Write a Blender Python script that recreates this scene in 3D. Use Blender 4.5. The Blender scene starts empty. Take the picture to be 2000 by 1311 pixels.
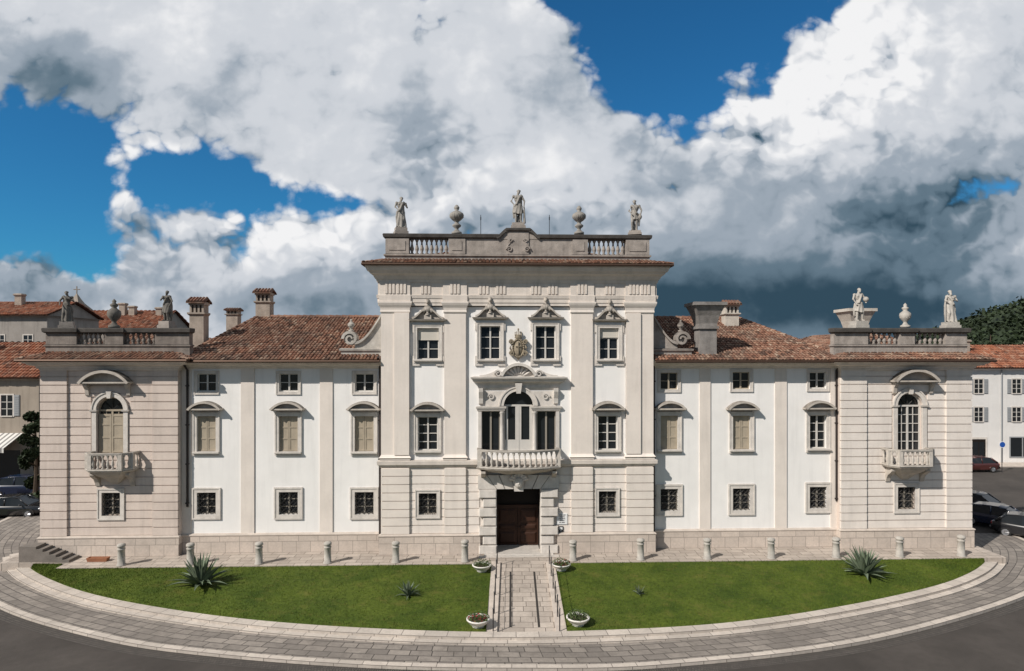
import bpy, bmesh, math, random
from mathutils import Vector, Matrix, noise
from math import sin, cos, pi, radians, hypot, atan2, sqrt
random.seed(7)
scene = bpy.context.scene
C = scene.collection
F, HZ, D, H = 1224.0, 690.0, 36.0, 11.27
TH = radians(1.9)
ct, st = cos(TH), sin(TH)
def toL(x, y): return (x*ct+y*st, -x*st+y*ct)
def toW(x, y): return (x*ct-y*st, x*st+y*ct)
CL = toL(0, -D)
def P(px, py, Y):
    dx, dy = toL((px-1000)/F, 1.0)
    t = (Y-CL[1])/dy
    return (CL[0]+dx*t, H-(py-HZ)/F*t)
def X(px, Y): return P(px, 0, Y)[0]
def Z(px, py, Y): return P(px, py, Y)[1]
def R(a, b, c, d, Y):
    m = (a+b)/2
    return X(a, Y), X(b, Y), Z(m, d, Y), Z(m, c, Y)
def G(px, py, z):
    d = F*(H-z)/(py-HZ)
    return ((px-1000)/F*d, d-D)

# ------------------------------------------------------------------ mesh builder
class MB:
    def __init__(s): s.v=[]; s.f=[]; s.mi=[]; s.r=[]; s.cur=0; s.rn=0.5; s.uv={}
    def add(s, vs, fs):
        o=len(s.v); s.v += [tuple(p) for p in vs]
        for f in fs:
            s.f.append([i+o for i in f]); s.mi.append(s.cur); s.r.append(s.rn)
    def box(s, x0,x1,y0,y1,z0,z1):
        s.add([(x0,y0,z0),(x1,y0,z0),(x1,y1,z0),(x0,y1,z0),(x0,y0,z1),(x1,y0,z1),(x1,y1,z1),(x0,y1,z1)],
              [(0,3,2,1),(4,5,6,7),(0,1,5,4),(1,2,6,5),(2,3,7,6),(3,0,4,7)])
    def loft(s, rings, cap=True):
        n=len(rings[0]); vs=[p for r in rings for p in r]; fs=[]
        for k in range(len(rings)-1):
            for i in range(n):
                j=(i+1)%n
                fs.append((k*n+i,k*n+j,(k+1)*n+j,(k+1)*n+i))
        if cap:
            fs.append(tuple(range(n-1,-1,-1))); fs.append(tuple((len(rings)-1)*n+i for i in range(n)))
        s.add(vs, fs)
    def mold(s, x0,x1,yw,yb,prof,ret=True):
        rs=[]
        for z,p in prof:
            q = p if ret else 0
            rs.append([(x0-q,yb,z),(x1+q,yb,z),(x1+q,yw-p,z),(x0-q,yw-p,z)])
        s.loft(rs)
    def prism_xz(s, pts, y0, y1): s.loft([[(x,y0,z) for x,z in pts],[(x,y1,z) for x,z in pts]])
    def prism_xy(s, pts, z0, z1): s.loft([[(x,y,z0) for x,y in pts],[(x,y,z1) for x,y in pts]])
    def prism_yz(s, pts, x0, x1): s.loft([[(x0,y,z) for y,z in pts],[(x1,y,z) for y,z in pts]])
    def lathe(s, prof, cx=0, cy=0, z=0, n=12, sx=1, sy=1):
        s.loft([[(cx+r*sx*cos(2*pi*i/n), cy+r*sy*sin(2*pi*i/n), z+h) for i in range(n)] for r,h in prof])
    def ell(s, c, r, n=10, m=7):
        if not hasattr(r,'__len__'): r=(r,r,r)
        rs=[]
        for k in range(m+1):
            a=-pi/2+pi*k/m; a=max(-1.5,min(1.5,a))
            rs.append([(c[0]+r[0]*cos(a)*cos(2*pi*i/n), c[1]+r[1]*cos(a)*sin(2*pi*i/n), c[2]+r[2]*sin(a)) for i in range(n)])
        s.loft(rs)
    def tube(s, pts, r, n=6):
        pts=[Vector(p) for p in pts]; rs=[]
        for k,p in enumerate(pts):
            d=(pts[min(k+1,len(pts)-1)]-pts[max(k-1,0)]).normalized()
            up=Vector((0,0,1)) if abs(d.z)<.9 else Vector((1,0,0))
            a=d.cross(up).normalized(); b=d.cross(a)
            rr=r[k] if hasattr(r,'__len__') else r
            rs.append([tuple(p+a*rr*cos(2*pi*i/n)+b*rr*sin(2*pi*i/n)) for i in range(n)])
        s.loft(rs)
    def limb(s, pts, rad):
        s.tube(pts, rad, 8)
        for p,r in zip(pts,rad): s.ell(p, r*1.02, 8, 6)
    def arc(s, cx, cz, r0, r1, a0, a1, y0, y1, n=12):
        pts=[(cx+r1*cos(a0+(a1-a0)*i/n), cz+r1*sin(a0+(a1-a0)*i/n)) for i in range(n+1)]
        pts+=[(cx+r0*cos(a0+(a1-a0)*i/n), cz+r0*sin(a0+(a1-a0)*i/n)) for i in range(n,-1,-1)]
        for i in range(n):
            q=[pts[i],pts[i+1],pts[2*n-i],pts[2*n+1-i]]
            s.prism_xz(q,y0,y1)
    def ribbon(s, pts, hw, z0, z1):
        L=[];Rr=[]
        for k,p in enumerate(pts):
            a=Vector(pts[max(k-1,0)]); b=Vector(pts[min(k+1,len(pts)-1)])
            d=(b-a).normalized(); nrm=Vector((-d.y,d.x))
            L.append(Vector(p)+nrm*hw); Rr.append(Vector(p)-nrm*hw)
        for k in range(len(pts)-1):
            s.prism_xy([L[k],L[k+1],Rr[k+1],Rr[k]], z0, z1)
    def build(s, name, mats, parent=None, smooth=False, recalc=True, loc=None):
        me=bpy.data.meshes.new(name)
        me.from_pydata(s.v,[],s.f)
        if not isinstance(mats,(list,tuple)): mats=[mats]
        for m in mats: me.materials.append(m)
        me.polygons.foreach_set('material_index', s.mi)
        at=me.attributes.new('rnd','FLOAT','FACE'); at.data.foreach_set('value', s.r)
        if s.uv:
            ul=me.uv_layers.new(name='UVMap')
            for lp in me.loops: ul.data[lp.index].uv=s.uv.get(lp.vertex_index,(0,0))
        if recalc:
            bm=bmesh.new(); bm.from_mesh(me)
            bmesh.ops.recalc_face_normals(bm, faces=bm.faces); bm.to_mesh(me); bm.free()
        if smooth:
            me.polygons.foreach_set('use_smooth',[True]*len(me.polygons))
        me.update()
        o=bpy.data.objects.new(name, me); C.objects.link(o)
        if parent: o.parent=parent
        if loc: o.location=loc
        return o
def inst(name, mesh, parent, loc, sc=(1,1,1), rz=0):
    o=bpy.data.objects.new(name, mesh); C.objects.link(o); o.parent=parent; o.location=loc; o.scale=sc; o.rotation_euler=(0,0,rz)
    return o
def empty(name, loc=(0,0,0), rz=0):
    o=bpy.data.objects.new(name,None); C.objects.link(o); o.location=loc; o.rotation_euler=(0,0,rz); o.empty_display_size=.3
    return o
def tag(o,label,cat,group=None,kind=None):
    o['label']=label; o['category']=cat
    if group: o['group']=group
    if kind: o['kind']=kind
    return o
def struct(o,label=None,cat=None,kind='structure'):
    o['kind']=kind
    if label: o['label']=label
    if cat: o['category']=cat
    return o

# ------------------------------------------------------------------ materials
def newmat(name):
    m=bpy.data.materials.new(name); m.use_nodes=True
    nt=m.node_tree; b=nt.nodes['Principled BSDF']
    return m,nt,b
def mixc(nt,fac,a,b,blend='MIX'):
    n=nt.nodes.new('ShaderNodeMix'); n.data_type='RGBA'; n.blend_type=blend
    for idx,v in ((0,fac),(6,a),(7,b)):
        if isinstance(v,bpy.types.NodeSocket): nt.links.new(v,n.inputs[idx])
        elif idx==0: n.inputs[0].default_value=v
        else: n.inputs[idx].default_value=(*v[:3],1)
    return n.outputs[2]
def mrange(nt,v,a,b,c=0,d=1,smooth=False):
    n=nt.nodes.new('ShaderNodeMapRange')
    if smooth: n.interpolation_type='SMOOTHSTEP'
    nt.links.new(v,n.inputs[0]); n.inputs[1].default_value=a; n.inputs[2].default_value=b; n.inputs[3].default_value=c; n.inputs[4].default_value=d
    return n.outputs[0]
def nz(nt,vec,scale,detail=4,rough=.55,sc=None,dim='3D'):
    detail=min(detail,4) if dim=='3D' else detail
    if sc:
        mp=nt.nodes.new('ShaderNodeMapping'); mp.inputs['Scale'].default_value=sc; nt.links.new(vec,mp.inputs[0]); vec=mp.outputs[0]
    n=nt.nodes.new('ShaderNodeTexNoise'); n.noise_dimensions=dim; n.inputs['Scale'].default_value=scale; n.inputs['Detail'].default_value=detail; n.inputs['Roughness'].default_value=rough
    nt.links.new(vec,n.inputs['Vector']); return n.outputs['Fac']
def mth(nt,op,a,b=None):
    n=nt.nodes.new('ShaderNodeMath'); n.operation=op
    for i,v in enumerate((a,b)):
        if v is None: continue
        if isinstance(v,bpy.types.NodeSocket): nt.links.new(v,n.inputs[i])
        else: n.inputs[i].default_value=v
    return n.outputs[0]
def mul(c,k): return tuple(min(1,x*k) for x in c[:3])
def mat(name, base, rough=.85, var=.15, scale=1.5, bump=.0, bscale=25, streak=0, topdirt=0, dirt=(.07,.06,.05), metal=0, spec=.3, rnd=None):
    m,nt,b=newmat(name)
    tc=nt.nodes.new('ShaderNodeTexCoord'); v=tc.outputs['Object']
    c=mixc(nt, mrange(nt,nz(nt,v,scale,4),.3,.7), mul(base,1-var), mul(base,1+var*.6))
    if var>.06:
        c=mixc(nt, mrange(nt,nz(nt,v,scale*9,2),.35,.75,0,var*1.2), c, mul(base,.6))
    if rnd:
        at=nt.nodes.new('ShaderNodeAttribute'); at.attribute_name='rnd'
        c=mixc(nt, .6, c, mixc(nt, at.outputs['Fac'], mul(base,rnd[0]), mul(base,rnd[1])))
    if streak:
        f=mrange(nt,nz(nt,v,1.0,4,.6,(2.6,2.6,.22)),.5,.75,0,streak)
        c=mixc(nt,f,c,mul(base,.45))
    if topdirt:
        g=nt.nodes.new('ShaderNodeNewGeometry'); sx=nt.nodes.new('ShaderNodeSeparateXYZ'); nt.links.new(g.outputs['Normal'],sx.inputs[0])
        f=mrange(nt,sx.outputs[2],.15,.7,0,topdirt)
        nn=nz(nt,v,2.6,4,.62,(1,1,.5))
        f2=mth(nt,'MULTIPLY',f,mrange(nt,nn,.3,.6,.45,1))
        f3=mrange(nt,nn,.55,.75,0,topdirt*.4)
        c=mixc(nt,mth(nt,'MAXIMUM',f2,f3),c,dirt)
    nt.links.new(c,b.inputs['Base Color'])
    b.inputs['Roughness'].default_value=rough; b.inputs['Metallic'].default_value=metal
    b.inputs['Specular IOR Level'].default_value=spec
    if bump:
        bp=nt.nodes.new('ShaderNodeBump'); bp.inputs['Strength'].default_value=bump; bp.inputs['Distance'].default_value=.03
        nt.links.new(nz(nt,v,bscale,3,.6),bp.inputs['Height']); nt.links.new(bp.outputs[0],b.inputs['Normal'])
    return m
def brickmat(name, c1, c2, mortar, bw, rh, ms=.012, coord='Object', swap=None, rough=.85, bump=.5, dirt=.35):
    m,nt,b=newmat(name)
    tc=nt.nodes.new('ShaderNodeTexCoord'); v=tc.outputs[coord]
    if swap=='xz':
        sx=nt.nodes.new('ShaderNodeSeparateXYZ'); cx=nt.nodes.new('ShaderNodeCombineXYZ'); nt.links.new(v,sx.inputs[0])
        nt.links.new(sx.outputs[0],cx.inputs[0]); nt.links.new(sx.outputs[2],cx.inputs[1]); v=cx.outputs[0]
    br=nt.nodes.new('ShaderNodeTexBrick'); nt.links.new(v,br.inputs['Vector'])
    br.inputs['Color1'].default_value=(*c1,1); br.inputs['Color2'].default_value=(*c2,1); br.inputs['Mortar'].default_value=(*mortar,1)
    br.inputs['Scale'].default_value=1; br.inputs['Mortar Size'].default_value=ms; br.inputs['Brick Width'].default_value=bw; br.inputs['Row Height'].default_value=rh
    br.inputs['Mortar Smooth'].default_value=.3; br.inputs['Bias'].default_value=0
    br.offset=.43; br.squash=.72; br.squash_frequency=3
    ob=tc.outputs['Object']
    c=mixc(nt,mrange(nt,nz(nt,ob,.35,4,.62),.35,.7,0,dirt),br.outputs['Color'],mul(c1,.45))
    c=mixc(nt,mrange(nt,nz(nt,ob,2.2,4,.65),.48,.75,0,dirt*.9),c,mul(c2,.5))
    c=mixc(nt,mrange(nt,nz(nt,ob,9,3,.6),.4,.75,0,.3),c,mul(c2,.55))
    nt.links.new(c,b.inputs['Base Color']); b.inputs['Roughness'].default_value=rough; b.inputs['Specular IOR Level'].default_value=.3
    bp=nt.nodes.new('ShaderNodeBump'); bp.inputs['Strength'].default_value=bump; bp.inputs['Distance'].default_value=.02; bp.invert=True
    h=mth(nt,'ADD',br.outputs['Fac'],mth(nt,'MULTIPLY',nz(nt,ob,20,2),.6))
    nt.links.new(h,bp.inputs['Height']); nt.links.new(bp.outputs[0],b.inputs['Normal'])
    return m
M={}
M['white']=mat('white_stucco',(.84,.815,.79),.9,.06,.6,.12,14,streak=.15)
M['cream']=mat('cream_stucco',(.76,.685,.62),.9,.07,.7,.15,14,streak=.2)
M['rust']=mat('rusticated_stucco',(.66,.56,.495),.9,.1,.9,.2,16,streak=.3)
M['rustc']=mat('pale_rusticated_stucco',(.77,.70,.64),.9,.08,.9,.2,16,streak=.22)
M['trim']=mat('weathered_trim_stone',(.52,.465,.41),.9,.2,2.5,.3,20,streak=.25,topdirt=.85)
M['trimw']=mat('pale_trim_stone',(.66,.61,.56),.9,.14,2.5,.3,20,streak=.22,topdirt=.4)
M['bal']=mat('weathered_balcony_stone',(.57,.52,.465),.9,.2,3,.3,20,streak=.3,topdirt=.6)
M['ent']=mat('entablature_stucco',(.71,.635,.57),.9,.1,1.2,.2,16,streak=.28,topdirt=.4)
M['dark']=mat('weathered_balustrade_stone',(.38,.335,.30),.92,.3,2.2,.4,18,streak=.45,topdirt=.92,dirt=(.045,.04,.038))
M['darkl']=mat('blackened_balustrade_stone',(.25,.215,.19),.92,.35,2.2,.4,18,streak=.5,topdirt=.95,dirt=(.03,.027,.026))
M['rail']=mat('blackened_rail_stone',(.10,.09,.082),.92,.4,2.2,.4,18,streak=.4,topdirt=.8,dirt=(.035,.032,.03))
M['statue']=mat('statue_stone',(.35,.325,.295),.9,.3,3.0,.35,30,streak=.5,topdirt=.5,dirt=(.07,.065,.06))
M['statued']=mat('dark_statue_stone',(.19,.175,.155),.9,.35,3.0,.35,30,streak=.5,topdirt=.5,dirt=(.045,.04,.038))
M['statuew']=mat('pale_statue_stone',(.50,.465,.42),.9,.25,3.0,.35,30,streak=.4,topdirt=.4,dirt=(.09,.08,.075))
M['plinth']=brickmat('plinth_stone_blocks',(.66,.565,.49),(.55,.475,.415),(.27,.23,.20),1.1,.62,.014,swap='xz',bump=.4,dirt=.38)
M['pedge']=mat('plinth_cap_stone',(.62,.54,.475),.9,.15,2,.3,18,topdirt=.25)
M['stepd']=mat('dark_step_stone',(.20,.175,.155),.9,.2,2,.3,18,topdirt=.2)
M['glass']=mat('dark_window_glass',(.016,.019,.022),.07,.05,1,spec=.5)
M['sash']=mat('white_sash_paint',(.58,.55,.51),.6,.06,3)
M['sashg']=mat('grey_sash_wood',(.28,.25,.21),.7,.05,3)
M['shut']=mat('beige_shutter_paint',(.40,.34,.26),.7,.12,3,streak=.25)
M['blind']=mat('grey_beige_blind',(.56,.52,.46),.8,.05,2)
M['iron']=mat('black_wrought_iron',(.035,.033,.032),.55,.05,4,metal=.4)
M['wood']=mat('brown_door_wood',(.048,.019,.010),.55,.3,2,.3,12,streak=.5)
M['woodshade']=mat('dark_wood_and_recess_shade',(.012,.008,.006),.7,.05,2)  # house door wood; in the portal recess its near-black paints the shade
M['gutter']=mat('brown_copper_gutter',(.10,.062,.045),.5,.05,3,metal=.5)
M['pipe']=mat('dark_drainpipe',(.05,.04,.038),.5,.05,3,metal=.4)
M['crest']=mat('aged_crest_stone',(.36,.30,.22),.8,.35,5,.4,30,topdirt=.5)
M['plaster']=mat('old_chimney_plaster',(.38,.32,.27),.9,.25,2.5,.4,14,streak=.45,topdirt=.4)
M['plasterd']=mat('sooty_chimney_plaster',(.27,.25,.235),.9,.3,2.5,.4,14,streak=.5,topdirt=.5)
M['plasterw']=mat('pale_chimney_plaster',(.56,.51,.45),.9,.2,2.5,.4,14,streak=.4,topdirt=.3)
def tilemat(name,cols,dust=.7):
    m,nt,b=newmat(name)
    at=nt.nodes.new('ShaderNodeAttribute'); at.attribute_name='rnd'
    r=nt.nodes.new('ShaderNodeValToRGB'); nt.links.new(at.outputs['Fac'],r.inputs[0])
    e=r.color_ramp.elements; e[0].position=0; e[0].color=(*cols[0],1); e[1].position=1; e[1].color=(*cols[4],1)
    for p,c in ((.25,cols[1]),(.55,cols[2]),(.8,cols[3])):
        q=e.new(p); q.color=(*c,1)
    tc=nt.nodes.new('ShaderNodeTexCoord'); v=tc.outputs['Object']
    c=mixc(nt,mrange(nt,nz(nt,v,.45,4,.65),.40,.68,0,dust),r.outputs[0],(.085,.062,.052))
    c=mixc(nt,mrange(nt,nz(nt,v,1.7,4,.65),.52,.72,0,.5),c,(.30,.235,.185))
    nt.links.new(c,b.inputs['Base Color']); b.inputs['Roughness'].default_value=.9; b.inputs['Specular IOR Level'].default_value=.2
    return m
M['tile']=tilemat('terracotta_roof_tiles',((.085,.048,.035),(.18,.088,.06),(.26,.13,.086),(.30,.18,.125),(.38,.27,.20)))
M['tiler']=tilemat('red_roof_tiles',((.10,.04,.025),(.22,.08,.045),(.30,.11,.06),(.34,.15,.09),(.38,.22,.15)),.45)
M['pave']=brickmat('grey_stone_paving',(.33,.29,.255),(.20,.176,.158),(.045,.04,.036),.85,.42,.022,coord='UV',bump=.6,dirt=.6)
M['terr']=brickmat('pale_terrace_flags',(.52,.45,.39),(.39,.335,.29),(.13,.11,.095),.9,.5,.018,bump=.5,dirt=.45)
M['kerb']=brickmat('pale_kerb_stone',(.60,.53,.465),(.48,.425,.375),(.13,.11,.10),1.3,4.0,.016,coord='UV',bump=.4,dirt=.4)
M['cob']=brickmat('small_cobbles',(.13,.113,.10),(.085,.076,.068),(.03,.027,.025),.12,.12,.014,coord='UV',bump=.7,dirt=.4)
M['road']=mat('asphalt',(.066,.057,.051),.92,.3,.35,.5,60)
M['earth']=mat('far_ground',(.075,.08,.055),.95,.3,.05)
def grassmat(name,a,bc,rnd=False):
    m,nt,b=newmat(name)
    tc=nt.nodes.new('ShaderNodeTexCoord'); v=tc.outputs['Object']
    c=mixc(nt,mrange(nt,nz(nt,v,.4,4,.68),.36,.62),a,bc)
    c=mixc(nt,mrange(nt,nz(nt,v,6,4,.7),.42,.70,0,.6),c,mul(a,.4))
    c=mixc(nt,mrange(nt,nz(nt,v,.9,4,.78),.53,.70,0,.42),c,(.15,.13,.035))
    if rnd:
        at=nt.nodes.new('ShaderNodeAttribute'); at.attribute_name='rnd'
        c=mixc(nt,mth(nt,'MULTIPLY',at.outputs['Fac'],.6),c,mul(bc,1.5))
    nt.links.new(c,b.inputs['Base Color']); b.inputs['Roughness'].default_value=.8; b.inputs['Specular IOR Level'].default_value=.15
    return m
M['grass']=grassmat('lawn_grass',(.042,.070,.009),(.085,.115,.016))
M['blade']=grassmat('grass_blades',(.048,.078,.010),(.092,.125,.018),True)
M['agave']=mat('agave_leaf',(.115,.145,.095),.55,.2,4,rnd=(.5,1.6,1))
M['leafd']=mat('dark_leaves',(.022,.034,.014),.7,.05,2,rnd=(.35,1.7,1))
M['leafm']=mat('mid_leaves',(.055,.085,.022),.7,.05,2,rnd=(.35,1.7,1))
M['bark']=mat('bark',(.07,.05,.035),.9,.3,5,.5,12)
M['soil']=mat('soil',(.05,.035,.025),.95,.05,5)
M['bowl']=mat('white_bowl',(.68,.65,.60),.8,.1,4,streak=.15)
M['flower']=mat('red_flowers',(.32,.03,.03),.7,.05,4)
M['steel']=mat('dark_steel',(.06,.06,.065),.4,.05,4,metal=.6)
M['hwhite']=mat('white_house_render',(.74,.715,.69),.9,.06,.8,streak=.12)
M['hcream_shaded']=mat('shaded_cream_house_render',(.36,.305,.25),.9,.1,.8,streak=.45)  # cream render darkened, the shade on this house is put into its colour
M['hgrey']=mat('grey_house_render',(.33,.30,.275),.9,.14,.8,streak=.55)
M['greysh']=mat('grey_shutter',(.30,.31,.32),.7,.05,3)
M['tyre']=mat('tyre_rubber',(.02,.02,.02),.85,.05,5)
M['rim']=mat('alloy_rim',(.5,.5,.52),.3,.05,5,metal=.8)
M['red']=mat('tail_lamp_red',(.35,.01,.01),.2,.05,5,spec=.6)
M['lamp']=mat('head_lamp_clear',(.7,.72,.75),.1,.05,5,spec=.8)
M['signw']=mat('sign_white',(.75,.75,.75),.5,.03,4)
M['ink']=mat('sign_ink',(.05,.05,.06),.6,.03,4)
M['blue']=mat('sign_blue',(.02,.09,.38),.4,.03,4)
M['ochre']=mat('terracotta_pot',(.30,.13,.07),.8,.15,4)
def paint(name,c):
    m=mat(name,c,.25,.05,1,spec=.6); m.node_tree.nodes['Principled BSDF'].inputs['Coat Weight'].default_value=.6
    m.node_tree.nodes['Principled BSDF'].inputs['Coat Roughness'].default_value=.05
    return m
M['pblack']=paint('black_car_paint',(.012,.012,.014)); M['pblue']=paint('navy_car_paint',(.012,.018,.045))
M['pbrown']=paint('maroon_car_paint',(.07,.02,.018))
def stripemat():
    m,nt,b=newmat('striped_awning_cloth')
    tc=nt.nodes.new('ShaderNodeTexCoord'); sx=nt.nodes.new('ShaderNodeSeparateXYZ'); nt.links.new(tc.outputs['Object'],sx.inputs[0])
    f=mth(nt,'GREATER_THAN',mth(nt,'FRACT',mth(nt,'MULTIPLY',sx.outputs[0],2.2)),.6)
    nt.links.new(mixc(nt,f,(.66,.64,.60),(.22,.21,.20)),b.inputs['Base Color']); b.inputs['Roughness'].default_value=.9
    return m
M['awn']=stripemat()

# ------------------------------------------------------------------ palace helpers
PAL=empty('palace',(0,0,0),TH)
tag(PAL,'long white baroque palace with tall central block, end pavilions and terracotta roofs','palace')
def part(mb,name,m,smooth=False,parent=PAL,label=None):
    o=mb.build(name,M[m] if isinstance(m,str) else [M[k] for k in m],parent,smooth)
    if label: o['label']=label
    return o
def cells(x0,x1,z0,z1,holes):
    zs={z0,z1}
    for h in holes:
        for z in (h[2],h[3]):
            if z0<z<z1: zs.add(z)
    zs=sorted(zs); out=[]
    for a,b in zip(zs,zs[1:]):
        m=(a+b)/2
        bl=sorted((max(h[0],x0),min(h[1],x1)) for h in holes if h[2]<m<h[3] and h[1]>x0 and h[0]<x1)
        x=x0
        for p,q in bl:
            if p>x: out.append((x,p,a,b))
            x=max(x,q)
        if x<x1: out.append((x,x1,a,b))
    return out
def courses(mb,x0,x1,z0,z1,n,yf,yb,holes,gap=.055):
    dz=(z1-z0)/n
    for i in range(n):
        for a,b,c,d in cells(x0,x1,z0+i*dz+gap/2,z0+(i+1)*dz-gap/2,holes):
            if b-a>.02: mb.box(a,b,yf,yb,c,d)
def arch_fill(mb,x0,x1,zt,y0,y1,n=16,top=None):
    r=(x1-x0)/2; cx=(x0+x1)/2; zs=zt-r; top=top or zt+.02
    for i in range(n):
        a=pi*i/n; b=pi*(i+1)/n
        mb.prism_xz([(cx+r*cos(a),zs+r*sin(a)),(cx+r*cos(b),zs+r*sin(b)),(cx+r*cos(b),top),(cx+r*cos(a),top)],y0,y1)
def seg_ped(mb,x0,x1,zb,Y,rise=.5,th=.13,proj=.36):
    mb.box(x0-.06,x1+.06,Y-proj*.8,Y+.05,zb,zb+.05)
    mb.box(x0-.12,x1+.12,Y-proj,Y+.05,zb+.05,zb+.13)
    c=x1-x0+.2; R_=(c*c/4+rise*rise)/(2*rise); cx=(x0+x1)/2; cz=zb+.10+rise-R_
    ha=math.asin(c/2/R_)
    mb.arc(cx,cz,R_-th,R_,pi/2-ha,pi/2+ha,Y-proj-.04,Y+.05,14)
    pts=[(cx+(R_-.02)*cos(pi/2-ha+2*ha*i/14)*.96,cz+(R_-.06)*sin(pi/2-ha+2*ha*i/14)) for i in range(15)]
    mb.prism_xz(pts,Y-.1,Y+.04)
def bust(mb,cx,cy,z,s=1.0):
    mb.lathe([(.12*s,0),(.12*s,.06*s),(.06*s,.1*s),(.07*s,.2*s)],cx,cy,z,10)
    mb.ell((cx,cy,z+.32*s),(.2*s,.13*s,.17*s)); mb.ell((cx,cy,z+.5*s),(.065*s,.065*s,.09*s))
    mb.ell((cx,cy-.02*s,z+.66*s),(.095*s,.11*s,.135*s)); mb.ell((cx,cy+.03*s,z+.71*s),(.115*s,.12*s,.12*s))
    mb.ell((cx,cy-.125*s,z+.64*s),(.02*s,.03*s,.035*s),6,4)
    for q in (-1,1): mb.ell((cx+q*.19*s,cy,z+.24*s),(.08*s,.09*s,.13*s))
def window(px0,px1,py0,py1,Y,holes,fw=.27,proj=.07,sash='cross',shut=False,grille=False,ped=None,blind=None,sill=True,sm='sash',trim='trimw',label=None):
    x0,x1,z0,z1=R(px0,px1,py0,py1,Y)
    holes.append((x0,x1,z0,z1))
    mb=MB()
    for a,b,p in ((0,fw*.68,proj),(fw*.68,fw,proj+.03)):
        mb.box(x0-b,x0-a,Y-p,Y+.02,z0-a,z1+a); mb.box(x1+a,x1+b,Y-p,Y+.02,z0-a,z1+a)
        mb.box(x0-b,x1+b,Y-p,Y+.02,z1+a,z1+b); mb.box(x0-b,x1+b,Y-p,Y+.02,z0-b,z0-a)
    if ped=='bust':
        for q in (-1,1):
            xe=x0-fw if q<0 else x1+fw
            mb.box(min(xe,xe+q*.09),max(xe,xe+q*.09),Y-proj,Y+.02,z1-.25,z1+fw)
            mb.box(min(xe,xe+q*.09),max(xe,xe+q*.09),Y-proj,Y+.02,z0-fw-.16,z0+.2)
            xi=xe-q*.34
            mb.box(min(xe,xi),max(xe,xi),Y-proj,Y+.02,z0-fw-.16,z0-fw)
    w=mb.build('window',M[trim],PAL)
    if label: w['label']=label
    if sill:
        s=MB(); s.mold(x0-fw*.6,x1+fw*.6,Y-proj-.05,Y+.1,[(z0-.13,.02),(z0-.10,.07),(z0-.03,.08),(z0+.004,.06)]); part(s,'sill',trim,parent=w)
    p=MB(); p.box(x0,x1,Y+.2,Y+.22,z0,z1); part(p,'pane','glass',parent=w)
    yb,yf=Y+.19,Y+.13
    if shut:
        s=MB(); xm=(x0+x1)/2
        for a,b in ((x0+.02,xm-.008),(xm+.008,x1-.02)):
            s.box(a,b,Y+.11,Y+.16,z0+.02,z1-.02)
            nk=3 if z1-z0>1.4 else 2
            for k in range(nk):
                zz0=z0+.02+(z1-z0-.04)*k/nk; zz1=z0+.02+(z1-z0-.04)*(k+1)/nk
                s.box(a,b,Y+.085,Y+.11,zz0,zz0+.07)
                s.box(a,a+.07,Y+.085,Y+.11,zz0+.07,zz1); s.box(b-.07,b,Y+.085,Y+.11,zz0+.07,zz1)
        part(s,'shutter','shut',parent=w)
    else:
        s=MB(); bw=.055
        s.box(x0,x0+bw,yf,yb,z0,z1); s.box(x1-bw,x1,yf,yb,z0,z1)
        s.box(x0+bw,x1-bw,yf,yb,z1-bw,z1); s.box(x0+bw,x1-bw,yf,yb,z0,z0+bw)
        xm=(x0+x1)/2
        s.box(xm-.045,xm+.045,yf-.01,yb,z0+bw,z1-bw)
        n={'cross':3,'four':2,'three':3,'tall':4}[sash]
        for k in range(1,n):
            zz=z0+(z1-z0)*k/n
            s.box(x0+bw,xm-.045,yf+.02,yb,zz-.02,zz+.02); s.box(xm+.045,x1-bw,yf+.02,yb,zz-.02,zz+.02)
        part(s,'sash',sm,parent=w)
    if blind:
        s=MB(); zb=z1-(z1-z0)*blind; s.box(x0+.02,x1-.02,Y+.075,Y+.1,zb,z1-.01)
        s.box(x0+.02,x1-.02,Y+.06,Y+.105,zb-.05,zb); part(s,'blind','blind',parent=w)
    if grille:
        s=MB(); y=Y+.04; sp=.26; wd=x1-x0; hh=z1-z0
        k=-hh
        while k<wd+hh:
            for sg in (1,-1):
                t0=max(0,-k); t1=min(hh,wd-k)
                if t1>t0+.02:
                    za=z0+t0 if sg>0 else z1-t0; zb=z0+t1 if sg>0 else z1-t1
                    s.tube([(x0+k+t0,y+(.012*sg),za),(x0+k+t1,y+(.012*sg),zb)],.014,4)
            k+=sp
        part(s,'grille','iron',parent=w)
    if ped=='seg':
        s=MB(); zb=z1+fw+.10
        s.box(x0-fw*.5,x1+fw*.5,Y-.05,Y+.02,z1+fw,zb)
        seg_ped(s,x0-fw-.08,x1+fw+.08,zb,Y,.44,.12,.38)
        part(s,'pediment','trim',parent=w)
    if ped=='bust':
        s=MB(); zb=z1+fw+.16; xa,xb=x0-fw-.12,x1+fw+.12; cx=(x0+x1)/2
        s.mold(xa+.1,xb-.1,Y-.08,Y+.02,[(zb-.02,0),(zb+.05,.12),(zb+.05,.2),(zb+.13,.24)])
        for q in (-1,1):
            n=9
            for i in range(n):
                t0,t1=i/n,(i+1)/n
                hf=lambda t: (.5*(1-cos(pi*t)))*.48
                xx=lambda t: (xb-.05 if q>0 else xa+.05)-q*t*(xb-xa)*.40
                s.prism_xz([(xx(t0),zb+.13+hf(t0)-.0),(xx(t1),zb+.13+hf(t1)),(xx(t1),zb+.25+hf(t1)),(xx(t0),zb+.25+hf(t0))],Y-.30,Y+.02)
                s.prism_xz([(xx(t0),zb+.131),(xx(t1),zb+.131),(xx(t1),zb+.13+hf(t1)+.01),(xx(t0),zb+.13+hf(t0)+.01)],Y-.06,Y+.02)
        s.box(cx-.2,cx+.2,Y-.25,Y+.02,zb+.13,zb+.36)
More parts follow.
